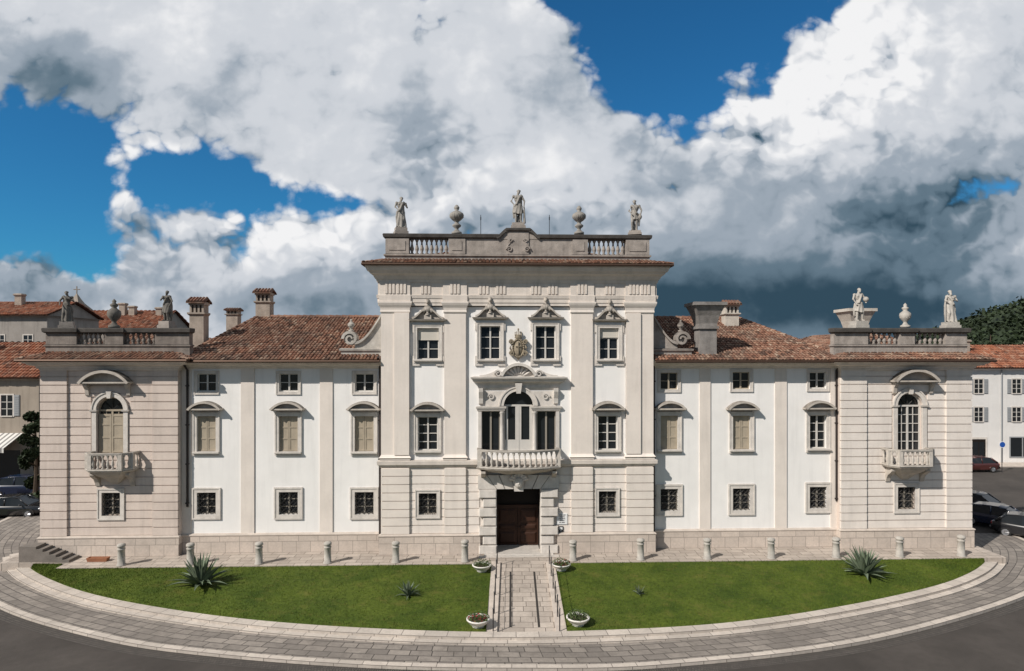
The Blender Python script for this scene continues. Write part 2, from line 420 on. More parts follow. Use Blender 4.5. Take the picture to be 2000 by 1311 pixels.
        bust(s,cx,Y-.2,zb+.36,1.12)
        part(s,'pediment','trim',parent=w)
    return w
# shared baluster meshes
def baluster_mesh(name,m,h=1.0):
    mb=MB(); mb.lathe([(.10,0),(.10,.07),(.06,.10),(.05,.14),(.095,.30),(.10,.38),(.05,.62),(.04,.78),(.065,.82),(.065,.86),(.09,.9),(.09,1.0)],0,0,0,10)
    me=mb.build(name,M[m],None,True); mesh=me.data; bpy.data.objects.remove(me); return mesh
BAL=baluster_mesh('baluster','dark'); BALD=baluster_mesh('dark_baluster','darkl'); BALW=baluster_mesh('pale_baluster','bal')
def tile_slope(mb,o,eu,ev,L,run,rise,hl=0,hr=0,w=.205,cl=.35):
    o=Vector(o); eu=Vector(eu); ev=Vector(ev); sl=hypot(run,rise)
    sv=(ev*run+Vector((0,0,rise)))/sl; n=eu.cross(sv)
    if n.z<0: n=-n
    mb.rn=.05
    q=[o,o+eu*L,o+eu*(L-hr)+sv*sl,o+eu*hl+sv*sl]
    mb.add([p-n*.02 for p in q],[(0,1,2,3)])
    mb.add([p-n*.10 for p in q],[(3,2,1,0)])
    mb.add([q[0]-n*.02,q[1]-n*.02,q[1]-n*.1,q[0]-n*.1],[(0,1,2,3)])
    for i in range(int(L/w)):
        for j in range(int(sl/cl)+1):
            u=(i+.5)*w; v0=j*cl; vm=v0+.5*cl
            if vm>sl+.1 or u<hl*vm/sl-.1 or u>L-hr*vm/sl+.1: continue
            mb.rn=min(1,max(0,random.gauss(.52,.28)))
            rs=[]; jx=random.uniform(-.02,.02); jl=random.uniform(0,.02)
            for vv,r,l in ((v0-.04+random.uniform(-.03,.02),w*.47,.04+jl),(min(v0+cl+.02,sl+.03),w*.37,.005)):
                rs.append([o+eu*(u+jx+r*cos(a))+sv*vv+n*(l+r*.8*sin(a)) for a in (0,pi/4,pi/2,3*pi/4,pi)])
            mb.add(rs[0]+rs[1],[(k,k+1,k+6,k+5) for k in range(4)]+[(4,3,2,1,0)])
def hip_tiles(mb,a,b,r=.13):
    a=Vector(a); b=Vector(b); n=max(1,int((b-a).length/.42))
    for i in range(n):
        mb.rn=random.gauss(.5,.2)
        p=a.lerp(b,i/n); q=a.lerp(b,(i+1.1)/n); q.z-=.03
        mb.tube([p,q],[r,r*.85],8)

# ------------------------------------------------------------------ levels / planes
YW,YP,YC=0.0,-.35,-.55
# ===== WINGS
def wing(pa,pb,cols,strips,side):
    holes=[]
    for c in cols:
        c0,c1=c['x']
        window(c0,c1,*c['at'],YW,holes,.17,.03,'four',sm=c.get('as','sash'),sill=False)
        window(c0,c1,*c['pn'],YW,holes,.22,.06,'tall',shut=c.get('ps',True),ped='seg')
        window(c0,c1,*c['gr'],YW,holes,.27,.05,'three',grille=True,sm='sashg',sill=False)
    x0,x1=X(pa,YW),X(pb,YW); m=(pa+pb)/2
    ztop=Z(m,716,YW)
    w=MB()
    for a,b,c,d in cells(x0-.2 if side<0 else x0-.5,x1+.5 if side<0 else x1+.2,-.45,ztop,holes): w.box(a,b,YW,YW+.3,c,d)
    w.box(x0-.4,x1+.4,YW+.3,13,-.5,ztop)
    part(w,'wall','white')
    for a,b in strips:
        s=MB(); zb=.95; s.box(X(a,YW),X(b,YW),YW-.06,YW+.01,zb,ztop+.003); part(s,'pilaster','cream')
    s=MB(); s.box(x0-.1,x1+.1,YW-.12,YW+.01,-.5,.94); part(s,'plinth','plinth')
    s=MB(); s.mold(x0-.1,x1+.1,YW-.12,YW+.01,[(.94,.002),(.98,.035),(1.03,.03),(1.09,-.06)],False); part(s,'plinth_cap','pedge')
    s=MB(); s.mold(x0-.1,x1+.1,YW,YW+.4,[(ztop-.12,.03),(ztop-.06,.08),(ztop-.06,.14),(ztop+.04,.2),(ztop+.1,.42),(ztop+.16,.46),(ztop+.16,.52),(ztop+.28,.6),(ztop+.30,.6)],False); part(s,'cornice','ent')
    return x0,x1,ztop+.30
Lc=[dict(x=(385,422),at=(730,765),pn=(813,882),gr=(962,1005)),dict(x=(545,582),at=(730,765),pn=(813,882),gr=(961,1005)),dict(x=(693,730),at=(730,765),pn=(813,882),gr=(961,1005))]
Rc=[dict(x=(1290,1324),at=(728,761),pn=(812,878),gr=(955,998),**{'as':'shut'}),dict(x=(1431,1465),at=(727,760),pn=(812,878),gr=(954,997),**{'as':'shut'}),dict(x=(1581,1614),at=(727,759),pn=(811,876),gr=(951,993),ps=False)]
lx0,lx1,lz=wing(350,747,Lc,[(352,374),(471,497),(625,650)],-1)
rx0,rx1,rz=wing(1273,1642,Rc,[(1366,1387),(1513,1536),(1621,1640)],1)
# wing roofs
def wing_roof(x0,x1,z,hl,hr,label):
    mb=MB(); run,rise=7.9,2.85; y0=YW-.78
    tile_slope(mb,(x0,y0,z+.06),(1,0,0),(0,1,0),x1-x0,run,rise,hl,hr)
    tile_slope(mb,(x1,y0+2*run,z+.06),(-1,0,0),(0,-1,0),x1-x0,run,rise,hr,hl,.48,.8)
    if hl: tile_slope(mb,(x0,y0+2*run,z+.06),(0,-1,0),(1,0,0),2*run,hl,rise,run,run); hip_tiles(mb,(x0,y0,z+.1),(x0+hl,y0+run,z+rise+.1))
    if hr: tile_slope(mb,(x1,y0,z+.06),(0,1,0),(-1,0,0),2*run,hr,rise,run,run); hip_tiles(mb,(x1,y0,z+.1),(x1-hr,y0+run,z+rise+.1))
    hip_tiles(mb,(x0+hl,y0+run,z+rise+.1),(x1-hr,y0+run,z+rise+.1))
    o=part(mb,'roof','tile'); o['label']=label
    g=MB(); g.tube([(x0,y0-.02,z+.0),(x1,y0-.02,z+.0)],.075,8); part(g,'gutter','gutter')
    return o
RL=wing_roof(X(356,YW),X(746,YW),lz,1.6,0,'weathered terracotta roof of the wing left of the central block')
RR=wing_roof(X(1274,YW),X(1646,YW),rz,0,3.4,'weathered terracotta roof of the wing right of the central block')
# chimneys
def chimney(px0,px1,py0,py1,Y,style,parent,m='plaster',sk=.48):
    x0,x1,z0,z1=R(px0,px1,py0,py1,Y); w=x1-x0; cx=(x0+x1)/2; h=z1-z0; mb=MB(); d=w*.8
    if style=='hood':
        b=w*.38
        mb.box(cx-b,cx+b,Y-d*.4,Y+d*.4,z0-1.5,z0+h*.52)
        mb.mold(cx-b,cx+b,Y-d*.4,Y+d*.4,[(z0+h*.52,.02),(z0+h*.56,.1),(z0+h*.60,.1),(z0+h*.60,.0)])
        for q in (-1,-.33,.33,1): mb.box(cx+q*b*.85-.06,cx+q*b*.85+.06,Y-d*.38,Y+d*.38,z0+h*.60,z0+h*.80)
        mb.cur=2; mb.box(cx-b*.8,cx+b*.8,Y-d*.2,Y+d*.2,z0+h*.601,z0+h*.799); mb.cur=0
        mb.box(cx-b-.05,cx+b+.05,Y-d*.43,Y+d*.43,z0+h*.80,z0+h*.88)
        mb.cur=1
        for q in (-1,1):
            mb.rn=.1; mb.add([(cx-w*.5,Y+q*d*.6,z0+h*.88),(cx+w*.5,Y+q*d*.6,z0+h*.88),(cx+w*.5,Y,z1),(cx-w*.5,Y,z1),(cx-w*.5,Y+q*d*.6,z0+h*.84),(cx+w*.5,Y+q*d*.6,z0+h*.84),(cx+w*.5,Y,z1-.1),(cx-w*.5,Y,z1-.1)],[(0,1,2,3),(4,5,6,7),(0,1,5,4),(0,3,7,4),(1,2,6,5)])
            for k in range(6):
                mb.rn=random.random()*.35; xx=cx-w*.5+(k+.5)*w/6
                mb.tube([(xx,Y+q*d*.62,z0+h*.885),(xx,Y,z1+.02)],[w*.07,w*.06],6)
    else:
        b=w*.26
        mb.box(cx-b,cx+b,Y-b,Y+b,z0-1.2,z0+h*sk)
        def ring(z,q): return [(cx-q,Y-q,z),(cx+q,Y-q,z),(cx+q,Y+q,z),(cx-q,Y+q,z)]
        def hh(t): return z0+h*(sk+(1-sk)*t)
        mb.loft([ring(hh(0),b+.1),ring(hh(.10),b+.1),ring(hh(.10),b+.02),ring(hh(.2),b+.02),ring(hh(.5),w*.33),ring(hh(.72),w*.40),ring(hh(.88),w*.46),ring(hh(.88),w*.5),ring(z1,w*.5),ring(z1,w*.40),ring(z1-.3,w*.34)])
    o=mb.build('chimney',[M[m],M['tile'],M['ink']],parent); return o
chimney(371,407,582,655,2.6,'hood',RL)
chimney(442,471,603,630,9.5,'hood',RL)
chimney(499,535,565,625,7.4,'hood',RL)
chimney(1346,1409,592,690,.5,'flare',RR,'plasterd')
chimney(1409,1443,588,648,5.5,'hood',RR,'plasterw')
chimney(1643,1697,604,676,4.5,'flare',RR,'plasterw',.35)

# ===== PAVILIONS
def pavilion(pa,pb,arch,ped,bal,gr,pil,beds,dark,side):
    holes=[]; Y=YP; x0,x1=X(pa,Y),X(pb,Y); m=(pa+pb)/2
    window(*gr[:2],*gr[2:],Y,holes,.24,.09,'three',grille=True,sm='sashg',sill=False)
    ax0,ax1,az0,az1=R(*arch,Y); holes.append((ax0,ax1,az0,az1))
    ztop=Z(m,716,Y); zp=1.12
    w=MB()
    for a,b,c,d in cells(x0,x1,-.45,ztop,holes): w.box(a,b,Y,Y+.3,c,d)
    arch_fill(w,ax0,ax1,az1,Y-.02,Y+.28)
    w.box(x0,x1,Y+.3,13.4,-.5,ztop+.002)
    part(w,'wall','rust')
    fw=.32
    big=holes+[(ax0-fw,ax1+fw,az0,az1+.05)]
    s=MB(); p0,p1,p2,p3=[X(q,Y) for q in pil]
    courses(s,p1,p2,zp,ztop-.1,20,Y-.055,Y+.01,big); part(s,'rustication','rustc' if side>0 else 'rust')
    for a,b in ((x0,p1),(p2,x1)):
        s=MB(); courses(s,a,b,zp,ztop-.1,20,Y-.16,Y+.01,[]); s.box(a+.05,b-.05,Y-.11,Y+.012,zp,ztop-.1); part(s,'pilaster','rustc' if side>0 else 'rust')
    s=MB(); s.box(x0-.08,x1+.08,Y-.22,Y+.01,-.5,zp-.12); s.box(x0-.08,x0,Y+.01,13.3,-.5,zp-.12); s.box(x1,x1+.08,Y+.01,13.3,-.5,zp-.12); part(s,'plinth','plinth')
    s=MB(); s.mold(x0-.08,x1+.08,Y-.22,Y+.012,[(zp-.12,.002),(zp-.08,.04),(zp-.03,.03),(zp+.01,-.05)]); part(s,'plinth_cap','pedge')
    # cornice
    s=MB(); s.mold(x0,x1,Y-.16,13.4,[(ztop-.22,.0),(ztop-.16,.05),(ztop-.1,.05),(ztop-.1,.1),(ztop+.02,.16),(ztop+.1,.42),(ztop+.17,.46),(ztop+.17,.52),(ztop+.29,.64),(ztop+.33,.64)]); part(s,'cornice','ent')
    # roof
    e=.80; rx0_,rx1_=x0-e,x1+e; ry0=Y-.16-e+.1; zr=ztop+.39; dep=13.4+e-ry0; W=rx1_-rx0_
    mb=MB(); run=W/2*.98; rise=run*.36
    tile_slope(mb,(rx0_,ry0,zr),(1,0,0),(0,1,0),W,run,rise,run,run)
    tile_slope(mb,(rx0_,ry0+dep,zr),(0,-1,0),(1,0,0),dep,run,rise,run,run)
    tile_slope(mb,(rx1_,ry0,zr),(0,1,0),(-1,0,0),dep,run,rise,run,run)
    tile_slope(mb,(rx1_,ry0+dep,zr),(-1,0,0),(0,-1,0),W,run,rise,run,run)
    part(mb,'roof','tile',label='hipped tile roof of the %s end pavilion'%('left' if side<0 else 'right'))
    g=MB(); g.tube([(rx0_-.02,ry0+3,zr-.05),(rx0_-.02,ry0-.02,zr-.05),(rx1_+.02,ry0-.02,zr-.05),(rx1_+.02,ry0+3,zr-.05)],.075,8); part(g,'gutter','gutter')
    # balustrade
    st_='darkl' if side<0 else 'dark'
    yb=Y+.12; yk=yb+.42
    bx0,bx1=X(beds[0][0],yb),X(beds[-1][1],yb)
    zb0,zb1,zr0,zr1=Z(m,690,yb),Z(m,673,yb),Z(m,651,yb),Z(m,641,yb)
    s=MB(); s.mold(bx0,bx1,yb,yk,[(zb0-.5,.02),(zb1-.12,.02),(zb1-.1,.08),(zb1-.03,.08),(zb1,.0)])
    for a,b in beds: s.box(X(a,yb),X(b,yb),yb-.03,yk-.02,zb1,zr0)
    B=part(s,'balustrade',st_)
    s=MB(); s.mold(bx0,bx1,yb,yk,[(zr0,.02),(zr0+.06,.1),(zr1-.05,.12),(zr1,.08)])
    for a,b in beds: s.mold(X(a,yb),X(b,yb),yb-.1,yk,[(zr0+.004,.02),(zr0+.064,.1),(zr1-.046,.12),(zr1+.004,.08)])
    part(s,'handrail','rail',parent=B)
    for (a,b),(c,d) in zip(beds,beds[1:]):
        xa,xb=X(b,yb),X(c,yb); n=6
        for i in range(n): inst('baluster',BALD if side<0 else BAL,B,(xa+(xb-xa)*(i+.5)/n,yb+.2,zb1),(1.1,1.1,zr0-zb1))
    # arched balcony window
    s=MB(); r=(ax1-ax0)/2; cx=(ax0+ax1)/2; zs=az1-r
    s.box(ax0-fw+.08,ax0,Y-.12,Y+.02,az0,zs-.08); s.box(ax1,ax1+fw-.08,Y-.12,Y+.02,az0,zs-.08)
    s.mold(ax0-fw+.06,ax0-.001,Y-.12,Y+.02,[(zs-.08,.0),(zs-.04,.06),(zs+.04,.08),(zs+.05,.0)]); s.mold(ax1+.001,ax1+fw-.06,Y-.12,Y+.02,[(zs-.08,.0),(zs-.04,.06),(zs+.04,.08),(zs+.05,.0)])
    s.arc(cx,zs+.05,r,r+.2,0,pi,Y-.13,Y+.02,18); s.arc(cx,zs+.05,r+.2,r+.27,0,pi,Y-.17,Y+.02,18)
    s.prism_xz([(cx-.09,az1-.05),(cx+.09,az1-.05),(cx+.14,az1+.34),(cx-.14,az1+.34)],Y-.24,Y+.02)
    w=part(s,'arched_window','trimw')
    s=MB(); pts=[(ax0,az0),(ax1,az0)]+[(cx+r*cos(pi*i/14),zs+r*sin(pi*i/14)) for i in range(15)]
    s.prism_xz(pts,Y+.22,Y+.24); part(s,'pane','glass',parent=w)
    s=MB(); bw=.07; ysf=Y+.14; ysb=Y+.2
    s.box(ax0,ax0+bw,ysf,ysb,az0,zs); s.box(ax1-bw,ax1,ysf,ysb,az0,zs); s.arc(cx,zs,r-bw,r,0,pi,ysf,ysb,14)
    s.box(ax0+bw,ax1-bw,ysf-.01,ysb,zs-.05,zs+.05); s.box(cx-.05,cx+.05,ysf,ysb,az0,zs-.05)
    for k in range(1,5):
        zz=az0+(zs-az0)*k/5; s.box(ax0+bw,cx-.05,ysf+.02,ysb,zz-.02,zz+.02); s.box(cx+.05,ax1-bw,ysf+.02,ysb,zz-.02,zz+.02)
    for a in (ax0+bw+(cx-ax0-bw)/2,ax1-bw-(ax1-cx-bw)/2): s.box(a-.018,a+.018,ysf+.022,ysb,az0,zs-.05)
    part(s,'sash','sash' if not dark else 'shut',parent=w)
    s=MB()
    for k in range(1,4): s.tube([(cx,ysf+.02,zs),(cx+r*cos(pi*k/4),ysf+.02,zs+r*sin(pi*k/4))],.02,4)
    part(s,'fanlight','iron',parent=w)
    if dark:
        s=MB()
        for a,b in ((ax0+.05,cx-.01),(cx+.01,ax1-.05)):
            s.box(a,b,Y+.09,Y+.125,az0+.03,zs-.2)
            for zz in (az0+.05,az0+(zs-az0)*.35,az0+(zs-az0)*.65,zs-.34): s.box(a,b,Y+.07,Y+.09,zz,zz+.1)
            s.box(a,a+.09,Y+.065,Y+.09,az0+.03,zs-.2); s.box(b-.09,b,Y+.065,Y+.09,az0+.03,zs-.2)
        part(s,'shutter','shut',parent=w)
    s=MB(); a,b,c,d=R(*ped,Y)
    seg_ped(s,a+.12,b-.12,c,Y-.06,d-c-.12,.15,.5)
    for q in (a+.28,b-.28): s.prism_yz([(Y,c-.7),(Y-.14,c-.62),(Y-.2,c-.3),(Y-.38,c-.08),(Y-.38,c),(Y,c)],q-.1,q+.1)
    part(s,'pediment','trim',parent=w)
    balcony(bal[0],bal[1],bal[2],bal[3],Y,1.05,None,6)
    return x0,x1
def balcony(px0,px1,pyt,pys,Y,proj,bow,nb,drop=.75):
    yf=Y-proj; m=(px0+px1)/2
    x0,x1=X(px0,yf+.2),X(px1,yf+.2); zt=Z(m,pyt,yf); zs=Z(m,pys,yf); cx=(x0+x1)/2
    if bow:
        plan=[(x0,Y),(x0,Y-proj*.55)]
        for i in range(1,8):
            t=i/8; plan.append((x0+(x1-x0)*t, Y-proj*.55-proj*.45*sin(pi*t)**.8))
        plan+=[(x1,Y-proj*.55),(x1,Y)]
    else:
        plan=[(x0,Y),(x0+.02,Y-proj*.6),(x0+.42,yf),(x1-.42,yf),(x1-.02,Y-proj*.6),(x1,Y)]
    def sc(k,dz=0): return [(cx+(x-cx)*k,Y+.02+(y-Y)*k) for x,y in plan]
    s=MB(); prof=[(zs-.12-drop,.18),(zs-.12-drop*.8,.3),(zs-.12-drop*.5,.5),(zs-.12-drop*.42,.62),(zs-.12-drop*.15,.84),(zs-.12,.9),(zs-.11,.98),(zs-.08,1.02),(zs-.02,1.04),(zs+.0,1.0)]
    s.loft([[(x,y,z) for x,y in sc(k)] for z,k in prof]); B=part(s,'balcony','trim')
    pl=sc(.97); rail=[Vector(p) for p in pl]
    s=MB(); s.ribbon(rail,.11,zs,zs+.08); s.ribbon(rail,.10,zt-.11,zt-.045); s.ribbon(rail,.13,zt-.045,zt)
    hz0,hz1=zs+.08,zt-.11
    idx=[1,len(rail)-2] if bow else [1,2,3,4]
    for i in idx: s.box(rail[i].x-.10,rail[i].x+.10,rail[i].y-.10,rail[i].y+.10,zs+.004,zt-.002)
    part(s,'balcony_rail','bal',parent=B)
    seg=[]
    for a,b in zip(rail,rail[1:]): seg.append((a,b,(b-a).length))
    if bow:
        pts=rail[1:-1]; L=sum((b-a).length for a,b in zip(pts,pts[1:])); n=nb
        for i in range(n):
            d=L*(i+.5)/n; acc=0
            for a,b in zip(pts,pts[1:]):
                l=(b-a).length
                if acc+l>=d: q=a.lerp(b,(d-acc)/l); break
                acc+=l
            inst('baluster',BALW,B,(q.x,q.y,hz0),(.85,.85,hz1-hz0))
        for a,b in ((rail[0],rail[1]),(rail[-1],rail[-2])):
            for t in (.35,.65): q=a.lerp(b,t); inst('baluster',BALW,B,(q.x,q.y,hz0),(.85,.85,hz1-hz0))
    else:
        for (a,b,l),n in zip(seg,(2,2,nb,2,2)):
            for i in range(n):
                q=a.lerp(b,(i+.6)/(n+.2)); inst('baluster',BALW,B,(q.x,q.y,hz0),(.8,.8,hz1-hz0))
    for q in (x0+.3,x1-.3):
        s=MB(); z=zs-.2; pr=proj*.62
        s.prism_yz([(Y,z-.85),(Y-.12,z-.8),(Y-.18,z-.6),(Y-.3,z-.4),(Y-pr*.8,z-.25),(Y-pr,z-.12),(Y-pr,z),(Y,z)],q-.12,q+.12); part(s,'bracket','trim',parent=B)
    return B
pavilion(82,350,(190,243,776,886),(163,263,722,750),(163,255,886,920),(200,236,962,1007),(82,134,300,350),[(90,150),(205,241),(303,370)],True,-1)
pavilion(1640,1895,(1751,1800,768,880),(1736,1825,720,747),(1740,1828,879,912),(1752,1786,951,994),(1640,1690,1845,1895),[(1629,1695),(1757,1786),(1846,1888)],False,1)

# ===== CENTRAL BLOCK
Y=YC; hs=[]
cx0,cx1=X(745,Y),X(1275,Y)
def ZC(py): return Z(1010,py,Y)
window(815,857,641,702,Y,hs,.2,.08,'cross',ped='bust',blind=.36,label='upper window with a pale blind partly drawn, left bay')
window(938,977,637,702,Y,hs,.2,.08,'cross',ped='bust')
window(1046,1085,637,702,Y,hs,.2,.08,'cross',ped='bust')
window(1171,1208,641,702,Y,hs,.2,.08,'cross',ped='bust',blind=.28)
window(816,855,814,880,Y,hs,.2,.07,'tall',ped='seg'); window(1168,1206,812,879,Y,hs,.2,.07,'tall',ped='seg')
window(818,853,963,1005,Y,hs,.2,.10,'three',grille=True,sm='sashg',sill=False); window(1169,1203,959,1001,Y,hs,.2,.10,'three',grille=True,sm='sashg',sill=False)
sx0,sx1,sz0,sz1=X(938,Y),X(1088,Y),ZC(884),ZC(764); hs.append((sx0,sx1,sz0,sz1))
dx0,dx1,dz1=X(970,Y),X(1055,Y),ZC(953); hs.append((dx0,dx1,-.02,dz1))
zent=ZC(600); zstr0,zstr1=ZC(912),ZC(897)
w=MB()
for a,b,c,d in cells(cx0,cx1,zstr0,zent,hs): w.box(a,b,Y,Y+.3,c,d)
part(w,'wall','white')
w=MB()
for a,b,c,d in cells(cx0,cx1,-.45,zstr0,hs): w.box(a,b,Y,Y+.3,c,d)
DD=1.25
w.box(cx0,dx0,Y+.3,Y+DD,-.5,ZC(515)); w.box(dx1,cx1,Y+.3,Y+DD,-.5,ZC(515)); w.box(dx0,dx1,Y+.3,Y+DD,dz1,ZC(515)); w.box(dx0,dx1,Y+.3,Y+DD,-.5,.0)
w.box(cx0,cx1,Y+DD,14.5,-.5,ZC(515)); part(w,'wall','rustc')
s=MB(); zpl=1.12
pil=[(745,800),(868,910),(1115,1157),(1222,1275)]
courses(s,X(800,Y),X(868,Y),zpl,zstr0,8,Y-.05,Y+.01,hs); courses(s,X(1157,Y),X(1222,Y),zpl,zstr0,8,Y-.05,Y+.01,hs)
px_=[(X(936,Y),X(1091,Y),-.1,dz1+.0)]
courses(s,X(910,Y),X(1115,Y),zpl,zstr0,8,Y-.05,Y+.01,hs+px_)
part(s,'rustication','rustc')
for k,(a,b) in enumerate(pil):
    xa,xb=X(a,Y),X(b,Y); s=MB()
    courses(s,xa,xb,zpl,zstr0,8,Y-.17,Y+.012,[])
    s.box(xa+.04,xb-.04,Y-.12,Y+.013,zpl,zstr0)
    s.mold(xa,xb,Y-.15,Y+.014,[(zstr1,.06),(zstr1+.1,.06),(zstr1+.14,.12),(zstr1+.2,.06),(zstr1+.3,.0)] )
    s.box(xa,xb,Y-.14,Y+.015,zstr1+.3,ZC(612))
    if k in (0,3):
        q0,q1=(X(771,Y),xb) if k==0 else (xa,X(1250,Y))
        s.box(q0,q1,Y-.22,Y+.016,zstr1+.3,ZC(612)-.002)
    s.mold(xa,xb,Y-.15,Y+.017,[(ZC(612),.02),(ZC(610),.05),(ZC(606),.03),(ZC(602),.05),(ZC(597),.12),(ZC(593),.16),(ZC(590),.16)])
    part(s,'pilaster','cream')
s=MB(); s.mold(cx0,cx1,Y-.05,Y+.2,[(zstr0,.0),(zstr0+.05,.1),(zstr0+.16,.14),(zstr0+.18,.2),(zstr1-.06,.22),(zstr1,.1)]); part(s,'string_course','ent')
for a,b in ((745,938),(1088,1275)):
    s=MB(); xa,xb=X(a,Y),X(b,Y); s.box(xa-(.1 if a<900 else 0),xb+(.1 if b>1100 else 0),Y-.24,Y+.01,-.5,zpl-.12); part(s,'plinth','plinth')
    s=MB(); s.mold(xa-.1 if a<900 else xa,xb+.1 if b>1100 else xb,Y-.24,Y+.012,[(zpl-.12,.002),(zpl-.08,.04),(zpl-.03,.03),(zpl+.01,-.06)]); part(s,'plinth_cap','pedge')
# entablature
prof=[(598,.16),(592,.16),(592,.19),(584,.19),(584,.22),(578,.25),(577,.17),(553,.17),(553,.22),(547,.26),(547,.30),(541,.40),(537,.55),(533,.60),(533,.67),(525,.78),(521,.78)]
s=MB(); s.mold(cx0,cx1,Y,14.5,[(ZC(p),q) for p,q in prof])
for a,b in pil: s.mold(X(a,Y)+.02,X(b,Y)-.02,Y-.16,Y+.1,[(ZC(597.5),.10),(ZC(578.5),.12),(ZC(576.5),.08),(ZC(552.8),.08)])
part(s,'entablature','ent')
for c in (763,785,832,889,945,978,1046,1079,1136,1190,1236,1258):
    s=MB(); xc=X(c,Y); yy=Y-.24 if any(a-2<=c<=b+2 for a,b in pil) else Y-.17
    for q in (-1,0,1): s.box(xc+q*.2-.065,xc+q*.2+.065,yy-.045,yy+.01,ZC(575),ZC(554))
    part(s,'triglyph','ent')
# roof
e=.90; mb=MB(); x0,x1=cx0-e,cx1+e; y0=Y-e; zr=ZC(519); dep=14.5+e-y0; W=x1-x0; run=7.5; rise=run*.28
tile_slope(mb,(x0,y0,zr),(1,0,0),(0,1,0),W,run,rise,run,run)
tile_slope(mb,(x0,y0+dep,zr),(0,-1,0),(1,0,0),dep,run,rise,run,run)
tile_slope(mb,(x1,y0,zr),(0,1,0),(-1,0,0),dep,run,rise,run,run)
tile_slope(mb,(x1,y0+dep,zr),(-1,0,0),(0,-1,0),W,run,rise,run,run)
RC=part(mb,'roof','tile',label='tile roof of the tall central block with its overhanging eaves')
g=MB(); g.tube([(x0-.02,y0+5,zr-.06),(x0-.02,y0-.02,zr-.06),(x1+.02,y0-.02,zr-.06),(x1+.02,y0+5,zr-.06)],.07,8); part(g,'gutter','gutter')
# attic balustrade
yb=Y+.15; yk=yb+.5
def ZB(py): return Z(1010,py,yb)
bx0,bx1=X(753,yb),X(1268,yb)
z0,z1,z2,z3=ZB(520),ZB(497),ZB(467),ZB(458)
s=MB(); s.mold(bx0,bx1,yb,yk,[(z0,.02),(z1-.14,.02),(z1-.11,.1),(z1-.03,.1),(z1,.0)])
beds=[(753,799),(876,909),(909,1118),(1118,1148),(1222,1268)]
for a,b in beds:
    pr=.0 if (a,b)==(909,1118) else .06
    s.box(X(a,yb)+(.004 if pr else 0),X(b,yb)-(.004 if pr else 0),yb-pr,yk-.03+pr,z1,z2)
    if pr: s.box(X(a,yb)+.2,X(b,yb)-.2,yb-pr-.03,yb-pr+.01,z1+.2,z2-.15)
def scroll(mb,cx,cz,r,y0,y1,sg,turns=1.4,th=.09):
    n=26; prev=None
    for i in range(n+1):
        t=i/n; a=t*turns*2*pi; rr=r*(1-.78*t)
        q=[(cx+sg*cos(a)*(rr+th/2*(1-t*.5)),cz+sin(a)*(rr+th/2*(1-t*.5))),(cx+sg*cos(a)*(rr-th/2*(1-t*.5)),cz+sin(a)*(rr-th/2*(1-t*.5)))]
        if prev: mb.prism_xz([prev[0],q[0],q[1],prev[1]],y0,y1)
        prev=q
xc=X(1012,yb); zt0=ZB(453); SW_=.62
def rise_(t): return (zt0-z2)*(.5+.5*cos(pi*t))
n=12; pp0=[(i/n) for i in range(n+1)]
for sg in (-1,1):
    pp=[(xc+sg*(.6+SW_*t),z2+rise_(t)) for t in pp0]
    for a,b in zip(pp,pp[1:]): s.prism_xz([(a[0],z2-.01),(b[0],z2-.01),b,a],yb-.02,yk-.04)
    scroll(s,xc+sg*.50,z1+.28,.17,yb-.12,yb+.01,sg,1.4,.07); scroll(s,xc+sg*.42,z2-.10,.12,yb-.12,yb+.01,-sg,1.3,.06)
    s.tube([(xc+sg*.66,yb-.04,z1+.36),(xc+sg*.54,yb-.05,z2-.35),(xc+sg*.30,yb-.04,z2-.06)],.05,6)
s.box(xc-.6,xc+.6,yb-.06,yk-.02,z1+.002,zt0)
BC=part(s,'balustrade','dark')
s=MB()
for a,b in ((bx0,xc-.6-SW_),(xc+.6+SW_,bx1)): s.mold(a,b,yb,yk,[(z2,.04),(z2+.06,.12),(z3-.05,.15),(z3,.1)])
for sg in (-1,1):
    pp=[(xc+sg*(.6+SW_*t),z2+rise_(t)) for t in pp0]
    for a,b in zip(pp,pp[1:]): s.prism_xz([a,b,(b[0],b[1]+.2),(a[0],a[1]+.2)],yb-.13,yk+.1)
s.mold(xc-.6,xc+.6,yb-.05,yk,[(zt0,.02),(zt0+.06,.1),(zt0+.16,.12),(ZB(446),.08)])
part(s,'handrail','rail',parent=BC)
for a,b in ((799,876),(1148,1222)):
    for i in range(8): inst('baluster',BAL,BC,(X(a,yb)+(X(b,yb)-X(a,yb))*(i+.5)/8,yb+.22,z1),(1.15,1.15,z2-z1))
s=MB()
for xs in ((bx0,bx0+.45),(bx1-.45,bx1)): s.box(*xs,yk+.16,7,z0,z3-.01)
part(s,'parapet','dark')
for c in (939,1073):
    s=MB(); s.tube([(X(c,2.5),2.5,ZB(500)),(X(c,2.5),2.5,Z(c,420,2.5))],.02,5); s.tube([(X(c,2.5),2.5,Z(c,430,2.5)),(X(c,2.5),2.5,Z(c,424,2.5))],.035,5); part(s,'antenna','steel')
